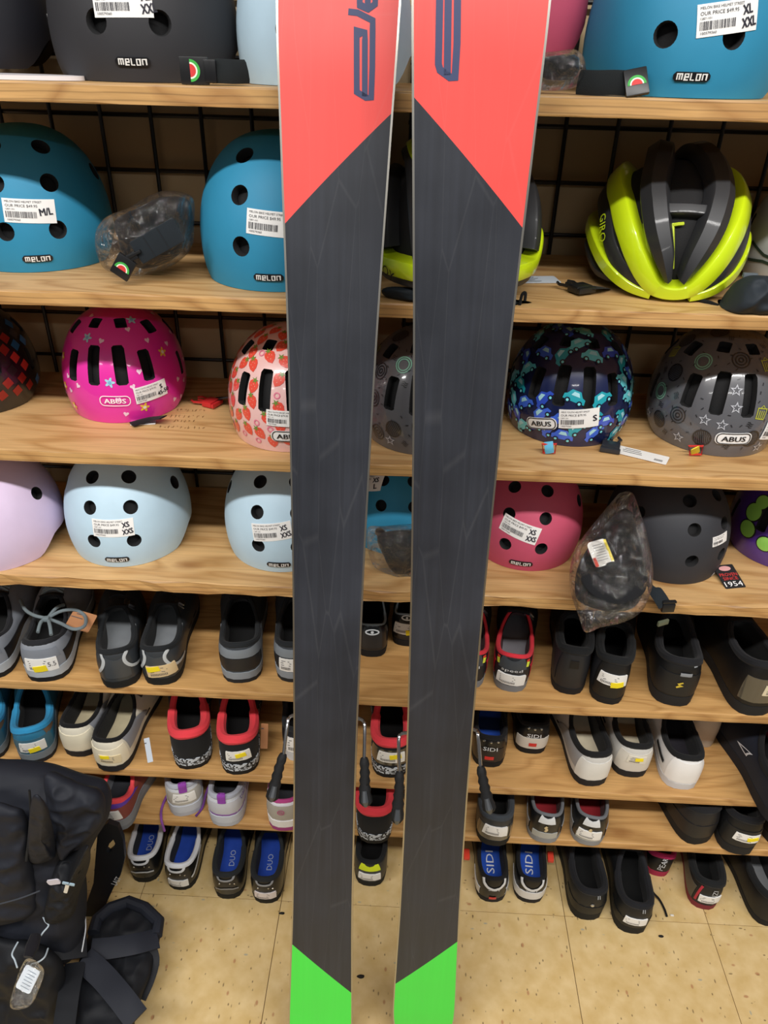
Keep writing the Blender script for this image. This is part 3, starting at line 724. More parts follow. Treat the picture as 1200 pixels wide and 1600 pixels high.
def card(parent, p, w, h, rz, col='#eceae6', name='hang_tag', tilt=0.0, lines=3, code=True, ink_='#4a4a4e'):
    m = Matrix.Rotation(rz, 3, 'Z') @ Matrix.Rotation(tilt, 3, 'X'); P = Vector(p); mb = MB()
    mb.prism(rrect(w, h, min(w, h)*.08), 0, .0006, lambda x, y, z: P+m@Vector((x, y, z))); c = mb.build(name, paper(col), parent, smooth=False)
    mb = MB(); q = lambda u, v, o=0: P+m@Vector((u, v, .0006+o))
    rnd = random.Random(int(abs(p[0])*9999))
    for i in range(lines): patch_flat(mb, q, -w*.18+rnd.uniform(-.002, .002), h*.3-i*h*.2, w*rnd.uniform(.25, .5), h*.045, .0004)
    if code:
        for i in range(9): patch_flat(mb, q, w*.26+i*w*.018, -h*.22, w*.009, h*.22, .0004)
    mb.build('print', ink(ink_), c, smooth=False, fix=False); return c
def melon_tag(parent, p, rot, s=1.0):
    # small black clip with a watermelon slice printed on it
    m = rot; P = Vector(p); mb = MB(); mb.box(P, (.026*s, .006*s, .030*s), m, .0015*s); t = mb.build('brand_clip', plastic('#1b1c1e'), parent)
    def half(r0, r1, n=14):
        A = [(r1*math.cos(math.pi*i/n), r1*math.sin(math.pi*i/n)) for i in range(n+1)]; B = [(r0*math.cos(math.pi*i/n), r0*math.sin(math.pi*i/n)) for i in range(n, -1, -1)] if r0 else []
        return A+B
    f = lambda u, v, o=0: P+m@Vector((u, -.0031*s-o, v-.004*s))
    for r0, r1, c in ((.0078, .0105, '#3fae49'), (.0062, .0078, '#e8efe0'), (0, .0062, '#d83a3a')):
        mb = MB(); poly_on(mb, f, half(r0*s, r1*s), off=.0003); mb.build('watermelon_print', ink(c), t, smooth=False, fix=False)
    return t
# --- small rounded kids helmets with slot vents
def kid_rim(d): return 13*sstep(62, 96, d)*(1-sstep(120, 165, d))
KID = Dome(.0905, .098, .150, .86, -24, kid_rim)
KS = [(13, 25, .0175, .058), (38, 22, .0175, .045), (82, 12, .010, .036)]     # azimuth, elevation, width, height
KT = [(22, 62, .016, .018), (62, 52, .018, .022), (105, 40, .016, .026), (150, 45, .018, .04), (120, 15, .014, .036), (170, 15, .018, .04)]
VENTS = []
def make_kid_mesh():
    me = KID.shell(.010); me.materials.append(gloss('#888888')); mb = MB()
    for ph, e, w_, h_ in KS+KT:
        for sg in (-1, 1):
            P = [(-w_/2, -h_/2*.9), (-w_*.3, -h_/2), (w_*.3, -h_/2), (w_/2, -h_/2*.9), (w_/2, h_/2*.82), (w_*.34, h_/2), (-w_*.34, h_/2), (-w_/2, h_/2*.9)]
            if sg < 0: P = [(-x, y) for x, y in reversed(P)]
            slot_cutter(mb, KID, sg*R_(ph), R_(e), P, deep=.020); VENTS.append((sg*R_(ph), R_(e), w_/2, h_/2))
    return cut(me, mb, foam)
KIDM = make_kid_mesh()
KLIN = KID.shell(.003, 48, 14, -.013, .03); KLIN.polygons.foreach_set('use_smooth', [True]*len(KLIN.polygons)); KLIN.materials.append(foam)
def free_spot(ph, e, r):
    p = KID.raw(ph, e)
    for vp, ve, vw, vh in VENTS:
        o, x, y, n = frame(KID, vp, ve); d = p-o
        if abs(d.dot(x)) < vw+r and abs(d.dot(y)) < vh+r and abs(d.dot(n)) < .03: return False
    return True
def scatter(n, r, rnd, gap, pmax=115, top=78, tries=6000, keep=None):
    out = [] if keep is None else list(keep); new = []
    for _ in range(tries):
        if len(new) >= n: break
        ph = R_(rnd.uniform(-pmax, pmax)); e = math.asin(rnd.uniform(math.sin(R_(-16)), math.sin(R_(top))))
        if e < KID.e0(ph)+r/.1+.02 or not free_spot(ph, e, r): continue
        p = KID.raw(ph, e)
        if any((p-q).length < gap for q in out): continue
        out.append(p); new.append((ph, e))
    return new
def circ(r, n=12, cx=0, cy=0): return [(cx+r*math.cos(2*math.pi*i/n), cy+r*math.sin(2*math.pi*i/n)) for i in range(n)]
def pflower(r): return [((r*(.72+.28*math.cos(5*a)))*math.cos(a), (r*(.72+.28*math.cos(5*a)))*math.sin(a)) for a in [2*math.pi*i/30 for i in range(30)]]
def pstar(r, k=5, q=.42): return [((r if i % 2 == 0 else r*q)*math.sin(math.pi*i/k), (r if i % 2 == 0 else r*q)*math.cos(math.pi*i/k)) for i in range(2*k)]
def abus_badge(parent, mp, w, fill=True, rot=0.0, outline='#1a1a1c', back='#f3f3f2'):
    c, s = math.cos(rot), math.sin(rot); q = lambda u, v, o=0.0: mp(u*c-v*s, u*s+v*c, o); h = w*.34; b = None
    def lens(w_, h_): return rrect(w_, h_, h_*.42, 5)
    if fill:
        mb = MB(); poly_on(mb, q, lens(w*1.08, h*1.2), off=.0008, big=.006); b = mb.build('logo_badge', ink(back), parent, smooth=False, fix=False)
    mb = MB(); ol = outline if fill else back
    stroke_on(mb, q, lens(w*.98, h*1.02), w*.03, off=.0014, closed=True)
    [text_on(mb, q, 'ABUS', w*.70, h*.50, cu=w*k, off=.0016) for k in (-.008, 0, .008)]
    o = mb.build('lettering' if b else 'logo_print', ink(ol), b or parent, smooth=False, fix=False)
    lab(b or o, 'rounded logo badge')
def kid(px, shelf, sc, rz, mat, label, group='kids helmets with slot vents'):
    rz = R_(rz); loc = stand(px, shelf, KID, sc, rz) if len(px) == 2 else Vector(px)
    t = thing('kids_helmet', label, 'helmet', loc, rz, group); t.scale = (sc,)*3
    copy_mat(KIDM, 'shell', [mat, foam], t); copy_mat(KLIN, 'liner', [foam], t)
    return t, Placed(KID, t, sc)
def prints(t, name, col, items):
    mb = MB()
    for f in items: f(mb)
    o = mb.build(name, gloss(col), t, smooth=False, fix=False); o['kind'] = 'stuff'
    return o
def motif(t, name, layers):            # one printed motif of several colours
    V, F, fm = [], [], []
    for i, (c, f) in enumerate(layers):
        mb = MB(); f(mb); n = len(V); V += mb.V; F += [tuple(k+n for k in q) for q in mb.F]; fm += [i]*len(mb.F)
    return obj(name, V, F, [gloss(c) for c, _ in layers], t, False, fm=fm)
def hi(mp, k=.0016): return lambda u, v, o=0.0: mp(u, v, o+k)
K2 = ('ABUS YOUTH HELMET SMILEY', 'OUR PRICE $79.95')
# pink with flowers
pink, PP = kid((182, 661), 2, 1.045, 6, gloss('#e42fa4'), 'glossy magenta pink kids helmet with small flowers and size S sticker')
price_sticker(pink, hi(PP.at(236, 612)), .050, .024, K2, ['S', '45-50'], .30, hu=.016, hh=.0062)
abus_badge(pink, hi(PP.at(180, 626), .0012), .042, False)
rnd = random.Random(3); fl_ = scatter(14, .007, rnd, .03); 
for k, q in enumerate(fl_[:9]): motif(pink, 'flower_print', [('#f3c846' if k < 5 else '#a9d8ea', lambda mb: poly_on(mb, KID.mapper(*q), pflower(.0078), off=.0006)), ('#f8f0e0' if k < 5 else '#7fb4d8', lambda mb: poly_on(mb, KID.mapper(*q), circ(.0026, 8), off=.0010))])
prints(pink, 'white_heart_print', '#f6d4ea', [(lambda mb, q=q: poly_on(mb, KID.mapper(*q), [(0, -.004), (.004, .001), (.0032, .0035), (.001, .0035), (0, .002), (-.001, .0035), (-.0032, .0035), (-.004, .001)], off=.0006, rot=rnd.uniform(-.6, .6))) for q in scatter(26, .004, rnd, .018, keep=[KID.raw(*q) for q in fl_])])
# strawberries
straw, SP = kid((440, 706), 2, 1.05, -2, gloss('#efc3bf'), 'pale pink kids helmet covered in red strawberries, half behind the ski')
rnd = random.Random(11); ss = scatter(110, .0085, rnd, .0195, tries=20000); ro = [rnd.uniform(-.7, .7) for _ in ss]
berry = [(0, -.0105), (.005, -.006), (.0075, 0), (.0072, .005), (.004, .008), (0, .0085), (-.004, .008), (-.0072, .005), (-.0075, 0), (-.005, -.006)]
for q, r in zip(ss, ro):
    m_ = KID.mapper(q[0], q[1], r)
    def seeds(mb):
        for a, b in ((-.003, 0), (.003, .001), (0, -.004), (0, .003)): poly_on(mb, m_, circ(.0007, 5), cu=a, cv=b, off=.0010)
    motif(straw, 'strawberry_print', [('#e8503f', lambda mb: poly_on(mb, m_, berry, off=.0006)), ('#6f8f3a', lambda mb: poly_on(mb, m_, pstar(.0055, 5, .35), cv=.0085, off=.0009)), ('#f6b39a', seeds)])
prints(straw, 'ring_flower_print', '#e77f9a', [(lambda mb, q=q: stroke_on(mb, KID.mapper(*q), circ(.0038, 10), .0016, off=.0008, closed=True)) for q in scatter(40, .005, rnd, .0135, keep=[KID.raw(*q) for q in ss])])
price_sticker(straw, hi(SP.at(442, 654)), .044, .022, K2, None, -.05)
abus_badge(straw, hi(SP.at(450, 681), .0012), .042, True)
mb = MB(); strap(mb, [wl(straw, py_(375, 620, .10)), wl(straw, pz(350, 622, TOP[2]+.012)), wl(straw, pz(333, 626, TOP[2]+.006))], .010); mb.build('chin_strap', cloth('#15151a'), straw)
buckle(straw, wl(straw, pz(322, 627, TOP[2]+.006)), wl(straw, pz(300, 622, TOP[2]+.006))-wl(straw, pz(325, 628, TOP[2]+.006)), '#c22a2c', 1.1)
# blue with cars
cars, CPp = kid((884, 697), 2, 1.06, -8, gloss('#121d47'), 'navy blue kids helmet printed with little cars, size S sticker')
rnd = random.Random(23); cs = scatter(90, .010, rnd, .0215, tries=20000); CC = ['#3f6be0', '#22a3b4', '#67d0dc', '#2f52c8']
body = [(-.5, -.16), (-.5, .06), (-.38, .12), (-.24, .34), (.16, .34), (.32, .12), (.47, .06), (.5, -.16)]; rr_ = [rnd.uniform(-1.2, 1.2) for _ in cs]
for k, (q, r) in enumerate(zip(cs, rr_)):
    m_ = KID.mapper(q[0], q[1], r)
    def dots(rad, n, off):
        def f(mb):
            for a in (-.0085, .0085): poly_on(mb, m_, circ(rad, n), cu=a, cv=-.0050, off=off)
        return f
    motif(cars, 'car_print', [(CC[k % 4], lambda mb: poly_on(mb, m_, body, off=.0006, sc=.031)), ('#a9e0ec', lambda mb: poly_on(mb, m_, [(-.2, .1), (-.12, .27), (.1, .27), (.2, .1)], off=.0011, sc=.031)),
                              ('#0d1433', dots(.0040, 9, .0013)), ('#7fe0ea', dots(.0020, 7, .0017))])
price_sticker(cars, hi(CPp.at(905, 654)), .054, .027, K2, ['S'], .08, hu=.021, hh=.0085)
abus_badge(cars, hi(CPp.at(846, 661), .0012), .043, True)
mb = MB(); strap(mb, [wl(cars, pz(857, 690, TOP[2]+.02)), wl(cars, pz(858, 700, TOP[2]+.012)), wl(cars, pz(859, 708, TOP[2]+.003))], .006, up=(0, -1, .3)); mb.build('chin_strap', M('#5fb3d8', .8, kind='webbing', bump=.3), cars)
mb = MB(); mb.tube([wl(cars, py_(a, b, wy_)) for wy_ in [pz(858, 706, TOP[2]+.003).y-.002] for a, b in ((858-11, 694), (858+11, 694), (858+9, 707), (858-9, 707))], .0018, 6, True); lab(mb.build('strap_clip', plastic('#c7342f'), cars), 'red strap clip')
lab(buckle(cars, wl(cars, pz(955, 693, TOP[2]+.005)), (.15, 1, 0), '#2a2c31', 1.2), 'black clip')
card(cars, wl(cars, pz(1003, 711, TOP[2]+.0012)), .070, .026, -.33, name='hang_tag')
# grey doodles (two)
def doodle(t, seed, P, logo, stick=None):
    rnd = random.Random(seed); big = scatter(20, .012, rnd, .031, tries=12000); keep = [KID.raw(*q) for q in big]
    mid = scatter(32, .007, rnd, .019, keep=keep, tries=9000); keep += [KID.raw(*q) for q in mid]; sm = scatter(110, .003, rnd, .0115, keep=keep, tries=9000)
    def planet(mb, q):
        m = KID.mapper(q[0], q[1], rnd.uniform(-1.5, 1.5)); stroke_on(mb, m, circ(.0115, 18), .0016, closed=True)
        for k in range(-4, 5):
            y = k*.0025; x = math.sqrt(max(0, .0112**2-y*y)); stroke_on(mb, m, [(-x, y), (-x*.3, y+.0007), (x*.3, y-.0005), (x, y)], .0013)
    def squig(mb, q):
        m = KID.mapper(q[0], q[1], rnd.uniform(-1.5, 1.5))
        for k in (-1, 0, 1): stroke_on(mb, m, [(-.0045, k*.0025), (-.0015, k*.0025+.001), (.0015, k*.0025-.001), (.0045, k*.0025)], .0009)
    def can(mb, q):
        m = KID.mapper(q[0], q[1], rnd.uniform(-.6, .6)); stroke_on(mb, m, [(-.006, -.007), (.006, -.007), (.007, .007), (-.007, .007)], .0013, closed=True)
        for k in (-.003, 0, .003): stroke_on(mb, m, [(k, -.007), (k*1.1, .004)], .0012)
        stroke_on(mb, m, [(-.004, .007), (0, .011), (.004, .007)], .0009)
    for q in big[:9]: motif(t, 'planet_print', [('#1d1d20', lambda mb: planet(mb, q))])
    for q in big[9:12]: motif(t, 'mint_ring_print', [('#7fb8a0', lambda mb: [stroke_on(mb, KID.mapper(*q), circ(r, 16),   .0016, closed=True) for r in (.011, .008)])])
    for q in big[12:]: motif(t, 'eye_print', [('#242427', lambda mb: [stroke_on(mb, KID.mapper(*q), circ(r, 16),   .0016, closed=True) for r in (.011, .007, .003)])])
    for q in mid[:8]: motif(t, 'robot_print', [('#b9bd3c', lambda mb: can(mb, q))])
    prints(t, 'star_print', '#b9bcc4', [(lambda mb, q=q: stroke_on(mb, KID.mapper(*q), pstar(.0068), .0012, closed=True)) for q in mid[8:15]])
    prints(t, 'wave_print', '#232326', [(lambda mb, q=q: squig(mb, q)) for q in mid[15:]])
    prints(t, 'dash_print', '#26262a', [(lambda mb, q=q: stroke_on(mb, KID.mapper(q[0], q[1], rnd.uniform(-1.5, 1.5)), [(-.002, 0), (.002, 0)], .0012)) for q in sm])
    abus_badge(t, hi(P.at(*logo), .0012), .043, True)
    if stick: price_sticker(t, hi(P.at(*stick)), .03, .026, K2, None, .0)
grey1, GP1 = kid((668, 712), 2, 1.06, 4, gloss('#5d5e63'), 'grey doodle-print kids helmet seen in the gap between the skis'); doodle(grey1, 5, GP1, (690, 690))
grey2, GP2 = kid((1122, 713), 2, 1.09, -8, gloss('#5d5e63'), 'grey doodle-print kids helmet next to the navy car helmet'); doodle(grey2, 9, GP2, (1146, 685), (1203, 672))
mb = MB(); strap(mb, [wl(grey2, pz(1086, 700, TOP[2]+.02)), wl(grey2, pz(1087, 709, TOP[2]+.003))], .006, 8, up=(0, -1, .3)); mb.build('chin_strap', M('#e5d23c', .8, kind='webbing', bump=.3), grey2)
mb = MB(); mb.tube([wl(grey2, py_(a, b, wy_)) for wy_ in [pz(1087, 709, TOP[2]+.003).y-.002] for a, b in ((1087-11, 697), (1087+11, 697), (1087+9, 710), (1087-9, 710))], .0018, 6, True); lab(mb.build('strap_clip', plastic('#c7342f'), grey2), 'red strap clip')
# black with a chequered print at the picture edge
chk, KP = kid((-52, 652), 2, 1.0, 10, gloss('#17171a'), 'black kids helmet with coloured chequer squares, cut off at the picture edge')
rnd = random.Random(2)
for col in ('#c23a30', '#d8b93a', '#3a86c8', '#3c3c3f'):
    its = []
    for i in range(-3, 9):
        for j in range(0, 7):
            if (i+j) % 2 == 0 and rnd.random() < .6: its.append((R_(22+i*8), R_(-8+j*9)))
    its = [q for q in its if free_spot(q[0], q[1], .004)]
    prints(chk, 'chequer_print', col, [(lambda mb, q=q: poly_on(mb, KID.mapper(q[0], q[1], .5), [(-.0068, -.0068), (.0068, -.0068), (.0068, .0068), (-.0068, .0068)], off=.0006)) for q in its])
# pale grey helmet at the picture edge, second shelf; purple and green one, fourth shelf
pale, _ = kid((1262, 460), 1, 1.02, -20, M('#b9bcba', .4, kind='gloss_shell', coat=.4), 'pale grey vented helmet at the picture edge beside the neon yellow one', 'vented helmets on the second shelf')
mb = MB(); m_ = KID.mapper(R_(-32), R_(-4))
for k in (-1, 1): stroke_on(mb, m_, [(-.05, .012*k+.004), (-.02, .004*k), (.02, -.004+.004*k), (.06, -.012)], .004, off=.0012)
mb.build('trim_line', ink('#2a3a2c'), pale, smooth=False, fix=False)
purp, PPp = kid((1226, 892), 3, .98, -14, gloss('#4a2a86'), 'purple kids helmet with green frog-like discs at the picture edge', 'urban helmets with round vents')
for k, (x, y, r) in enumerate(((1178, 800, .015), (1168, 826, .015), (1192, 785, .012), (1195, 850, .013))):
    mp = PPp.at(x, y); mb = MB(); poly_on(mb, mp, circ(r*1.16, 18), off=.0006); b_ = mb.build('disc_outline', ink('#121214'), purp, smooth=False, fix=False)
    mb = MB(); poly_on(mb, mp, circ(r, 18), off=.0012); mb.build('green_disc', gloss('#8fce5a'), b_, smooth=False, fix=False)
# --- ribbed road helmets
ROAD = Dome(.106, .128, .158, .90, -20, lambda d: 12*sstep(60, 90, d)*(1-sstep(130, 165, d)))
def ribbon(mb, dm, C, wd, top=.0015, depth=.016, n=44, crown=.0):
    W3 = spline([(w_, 0, 0) for w_ in (wd if isinstance(wd, (list, tuple)) else [wd]*len(C))], n); C3 = []
    for q in spline([dm.raw(a, b) for a, b in C], n):      # back onto the dome
        ph = math.atan2(q.x/dm.a, -q.y/dm.b); sn = q.z/dm.H*(1+dm.k)-dm.k; e = math.asin(max(-.9, min(1, sn)))
        if sn > .55:
            rho = min(1, math.hypot(q.x/dm.a, q.y/dm.b)); e2 = math.acos(rho**(1/dm.p)); e = lerp(e, e2, min(1, (sn-.55)/.25))
        C3.append(Vector((ph, e, 0)))
    P = [dm.pt(c.x, min(c.y, R_(86))) for c in C3]; rows = []
    for i in range(n):
        t = (P[min(i+1, n-1)]-P[max(i-1, 0)]).normalized(); nn = dm.nrm(C3[i].x, min(C3[i].y, R_(86))); s = nn.cross(t).normalized(); w_ = W3[i].x
        rows.append([P[i]+s*(w_*a)+nn*h for a, h in ((-1, -depth), (-1, top-.004), (-.93, top-.001), (-.75, top+.0005), (0, top+.001+crown), (.75, top+.0005), (.93, top-.001), (1, top-.004), (1, -depth))])
    mb.grid(rows); k = 9; mb.F += [tuple(range(k)), tuple((n-1)*k+j for j in range(k))]
def road_core(t):
    me = ROAD.shell(.006, 56, 18, -.016, .0); me.polygons.foreach_set('use_smooth', [True]*len(me.polygons)); me.materials.append(foam); copy_mat(me, 'foam_core', [foam], t)
neon, mblk = gloss('#d3ee1c'), M('#2a2b2e', .5, kind='satin_shell', coat=.15)
rz = R_(-7); loc = stand((1046, 473), 1, ROAD, 1.0, rz)+Vector((0, 0, .013))
giro = thing('road_helmet', 'neon yellow and black road helmet with long open vents', 'helmet', loc, rz, 'vented helmets on the second shelf'); RP = Placed(ROAD, giro, 1)
road_core(giro)
def rpx(pts, P, tail=()): return [P.find(*q) for q in pts]+[(R_(a), R_(b)) for a, b in tail]
mir = lambda C: [(-a, b) for a, b in C]
LA_ = [(R_(-168), R_(20)), (R_(-125), R_(44))]+rpx([(963, 302), (976, 354), (992, 400), (1008, 432), (1024, 451)], RP)
BT = (0.0, RP.find(1044, 458)[1])
mb = MB(); ribbon(mb, ROAD, LA_+[BT]+mir(list(reversed(LA_))), [.012, .013, .0135, .014, .0135, .0125, .0105, .0095, .0105, .0125, .0135, .014, .0135, .013, .012], .003, n=110)
lab(mb.build('outer_rib', neon, giro), 'neon yellow rib')
CL = rpx([(1044, 438), (1037, 400), (1027, 354), (1021, 300)], RP, [(-120, 76), (-166, 52), (-172, 20)])
for C in (CL, mir(CL)):
    mb = MB(); ribbon(mb, ROAD, C, [.0045, .0120, .0155, .0165, .017, .015, .012], .004, n=60, crown=.005); mb.build('centre_rib', mblk, giro)
A = RP.find(1030, 322); mb = MB(); ribbon(mb, ROAD, [A, (0, A[1]+.02), (-A[0], A[1])], .007, -.004, n=20); mb.build('bridge', mblk, giro)
SL = rpx([(1004, 452), (972, 424), (952, 385), (943, 335)], RP, [(-112, 32), (-160, 10)]); LW = rpx([(1016, 461), (978, 445), (946, 416), (927, 380)], RP, [(-86, 6), (-120, 8)])
for C in (SL, mir(SL)): mb = MB(); ribbon(mb, ROAD, C, .0120, -.0005, n=50); mb.build('side_rib', mblk, giro)
for C in (LW, mir(LW)): mb = MB(); ribbon(mb, ROAD, C, [.006, .0085, .010, .010, .010, .009], .002, n=50); lab(mb.build('lower_rib', neon, giro), 'neon yellow lower rib')
mb = MB(); ribbon(mb, ROAD, [(R_(a), ROAD.e0(R_(a))+.03) for a in range(-176, 181, 11)], .005, .0, n=80); mb.build('rim_trim', mblk, giro)
mb = MB(); text_on(mb, RP.at(944, 356, -1.22), 'GIRO', .036, .0125, off=.0030); lab(mb.build('lettering', ink('#d3ee1c'), giro, smooth=False, fix=False), 'neon yellow lettering')
mb = MB()
for a, b in (((1000, 345), (1018, 425)), ((1052, 345), (1052, 425)), ((1052, 348), (1072, 346))): 
    A, B = RP.find(*a), RP.find(*b); mb.tube([ROAD.pt(A[0], A[1], -.013), ROAD.pt((A[0]+B[0])/2, (A[1]+B[1])/2, -.011), ROAD.pt(B[0], B[1], -.012)], .0022, 6)
lab(mb.build('retention_cord', plastic('#c9dc3a'), giro), 'thin yellow cords inside')
mb = MB(); strap(mb, [wl(giro, py_(950, 452, .13)), wl(giro, pz(935, 449, TOP[1]+.008)), wl(giro, pz(908, 450, TOP[1]+.007))], .009); mb.build('chin_strap', cloth('#18181a'), giro)
buckle(giro, wl(giro, pz(898, 447, TOP[1]+.007)), wl(giro, pz(872, 438, TOP[1]+.007))-wl(giro, pz(905, 450, TOP[1]+.007)), '#1a1b1d', 1.25)
# second road helmet, behind the skis
rz = R_(4); loc = stand((722, 484), 1, ROAD, 1.05, rz)+Vector((0, 0, .021))
roy = thing('road_helmet', 'black road helmet with neon yellow rim band, mostly hidden by the ski', 'helmet', loc, rz, 'vented helmets on the second shelf'); roy.scale = (1.05,)*3; YP = Placed(ROAD, roy, 1); road_core(roy)
for sg in (-1, 1):
    mb = MB(); ribbon(mb, ROAD, [(R_(sg*6), R_(0)), (R_(sg*9), R_(30)), (R_(sg*16), R_(60)), (R_(sg*150), R_(74)), (R_(sg*172), R_(30))], .017, .002, n=60); mb.build('centre_rib', mblk, roy)
    mb = MB(); ribbon(mb, ROAD, [(R_(sg*26), R_(-4)), (R_(sg*34), R_(25)), (R_(sg*56), R_(52)), (R_(sg*130), R_(50)), (R_(sg*165), R_(20))], .015, .002, n=60); mb.build('side_rib', mblk, roy)
    mb = MB(); ribbon(mb, ROAD, [(R_(sg*60), R_(-2)), (R_(sg*66), R_(16)), (R_(sg*84), R_(32)), (R_(sg*125), R_(32)), (R_(sg*160), R_(6))], .012, .001, n=50); mb.build('lower_rib', mblk, roy)
    mb = MB(); ribbon(mb, ROAD, [(R_(sg*40), R_(46)), (R_(sg*60), R_(58)), (R_(sg*95), R_(60))], [.008, .013, .008], .005, n=30); lab(mb.build('accent', neon, roy), 'neon yellow accent')
mb = MB(); ribbon(mb, ROAD, [(R_(a), ROAD.e0(R_(a))+.16) for a in range(-120, 121, 12)], .011, .0035, n=80); lab(mb.build('rim_band', neon, roy), 'neon yellow rim band')
mb = MB(); text_on(mb, YP.at(612, 424, -.55), 'OY', .022, .012, off=.0056); lab(mb.build('lettering', ink('#16170f'), roy, smooth=False, fix=False), 'black lettering')
mb = MB(); ribbon(mb, ROAD, [(R_(a), ROAD.e0(R_(a))+.03) for a in range(-176, 181, 11)], .006, .0, n=80); mb.build('rim_trim', mblk, roy)
# ------------------------------------------------------------------ shoes
LEANS = [20, 16, 2, 13, 3, 3, 1, 8, 3, 6, 1, 5, -8, -27,  3, 2, 24, 24, -2, 1, 0, 0, 0, -6, -20, -14, -15, -10, -27,
         26, -4, 12, 3, 0, 0, 0, 0, -34, -8, -10,  14, 18, 10, 9, 5, -6, -3, -13, -9, -5, -8, -24]    # how far each shoe leans in the picture, in order
HALF_B = [(0, 0), (.004, .30), (.02, .55), (.06, .74), (.13, .83), (.25, .82), (.40, .78), (.55, .88), (.68, 1.0), (.78, .98), (.87, .82), (.94, .58), (.985, .28), (1, 0)]
NH = 24
def resample(P, n):
    D = spline(P, 200); L = [0]
    for i in range(1, 200): L.append(L[-1]+(D[i]-D[i-1]).length)
    out = []; k = 0
    for j in range(n+1):
        t = L[-1]*j/n
        while k < 198 and L[k+1] < t: k += 1
        f = (t-L[k])/max(1e-9, L[k+1]-L[k]); out.append(D[k].lerp(D[k+1], min(1, max(0, f))))
    return out, L[-1]
class Shoe:
    def __init__(s, L=.275, W=.092, hb=.082, ha=.062, ht=.088, c=.029, ts=.018, throat=.47, bulge=.004, asym=.0, px=1.5, pzz=1.7, back=.022):
        W *= .92; c *= .94; s.L, s.W, s.ts = L, W, ts
        B, s.arc = resample([(w*W/2, t*L, 0) for t, w in HALF_B], NH)
        T = throat*L
        Rr, _ = resample([(0, back*L, hb), (.45*c, (back+.008)*L, hb-.001), (.82*c, (back+.05)*L, hb-.006), (c, .16*L, ha+.003), (c, .27*L, ha), (.86*c, .37*L, ha+.45*(ht-ha)), (.5*c, T-.006, ht), (0, T, ht)], NH)
        def full(H): return [p.copy() for p in H]+[Vector((-p.x, p.y, p.z)) for p in reversed(H[1:-1])]
        s.B, s.R = full(B), full(Rr); s.n = 2*NH; s.bulge, s.px, s.pzz = bulge, px, pzz
        for A in (s.B, s.R):
            for p in A: t = p.y/L; p.x += asym*math.sin(math.pi*min(1, t))
        for p in s.B: p.z += s.spring(p.y)
        s.N = []
        for i in range(s.n):
            t = s.B[(i+1) % s.n]-s.B[i-1]; nn = Vector((t.y, -t.x, 0)).normalized(); s.N.append(nn)
    def spring(s, y): t = y/s.L; return .014*max(0, (t-.72)/.28)**2
    def pt(s, a, sv, off=0.0):
        """a: -1..1 round the outline from the heel (0) to the toe, right side positive; sv: sole (0) to collar (1)"""
        f = (a*NH) % s.n; i = int(f); k = f-i; j = (i+1) % s.n; i %= s.n
        B = s.B[i].lerp(s.B[j], k); R = s.R[i].lerp(s.R[j], k); N = s.N[i].lerp(s.N[j], k)
        sv = min(1, max(0, sv)); g = sv**s.px; z = 1-(1-sv)**s.pzz
        z0 = s.ts+B.z
        p = Vector((lerp(B.x, R.x, g), lerp(B.y, R.y, g), lerp(z0, R.z, z))) + N*s.bulge*math.sin(math.pi*min(1, sv*.9+.05))
        if off:
            d = 1e-3
            n = (s.pt(a+.01, sv)-s.pt(a-.01, sv)).cross(s.pt(a, min(1, sv+d))-s.pt(a, max(0, sv-d)))
            if n.length > 0: p += n.normalized()*off
        return p
    def mapper(s, a0, s0, rot=0.0):
        h = max(.03, (s.pt(a0, min(1, s0+.1))-s.pt(a0, max(0, s0-.1))).length/(min(1, s0+.1)-max(0, s0-.1))); c, n = math.cos(rot), math.sin(rot)
        w1 = max(.05, (s.pt(a0+.03, s0)-s.pt(a0-.03, s0)).length/.06)
        def f(u, v, off=0.0): x, y = u*c-v*n, u*n+v*c; return s.pt(a0+x/w1, s0+y/h, off)
        return f
    def vamp(s, t):                    # height of the ridge at fraction t of the length
        y = t*s.L; last = s.pt(1, 0)
        for k in range(1, 41):
            p = s.pt(1, k/40)
            if p.y <= y: return p.z
        return s.R[NH].z
    def halfw(s, t): return interp(t, [q[0] for q in HALF_B], [q[1] for q in HALF_B])*s.W/2
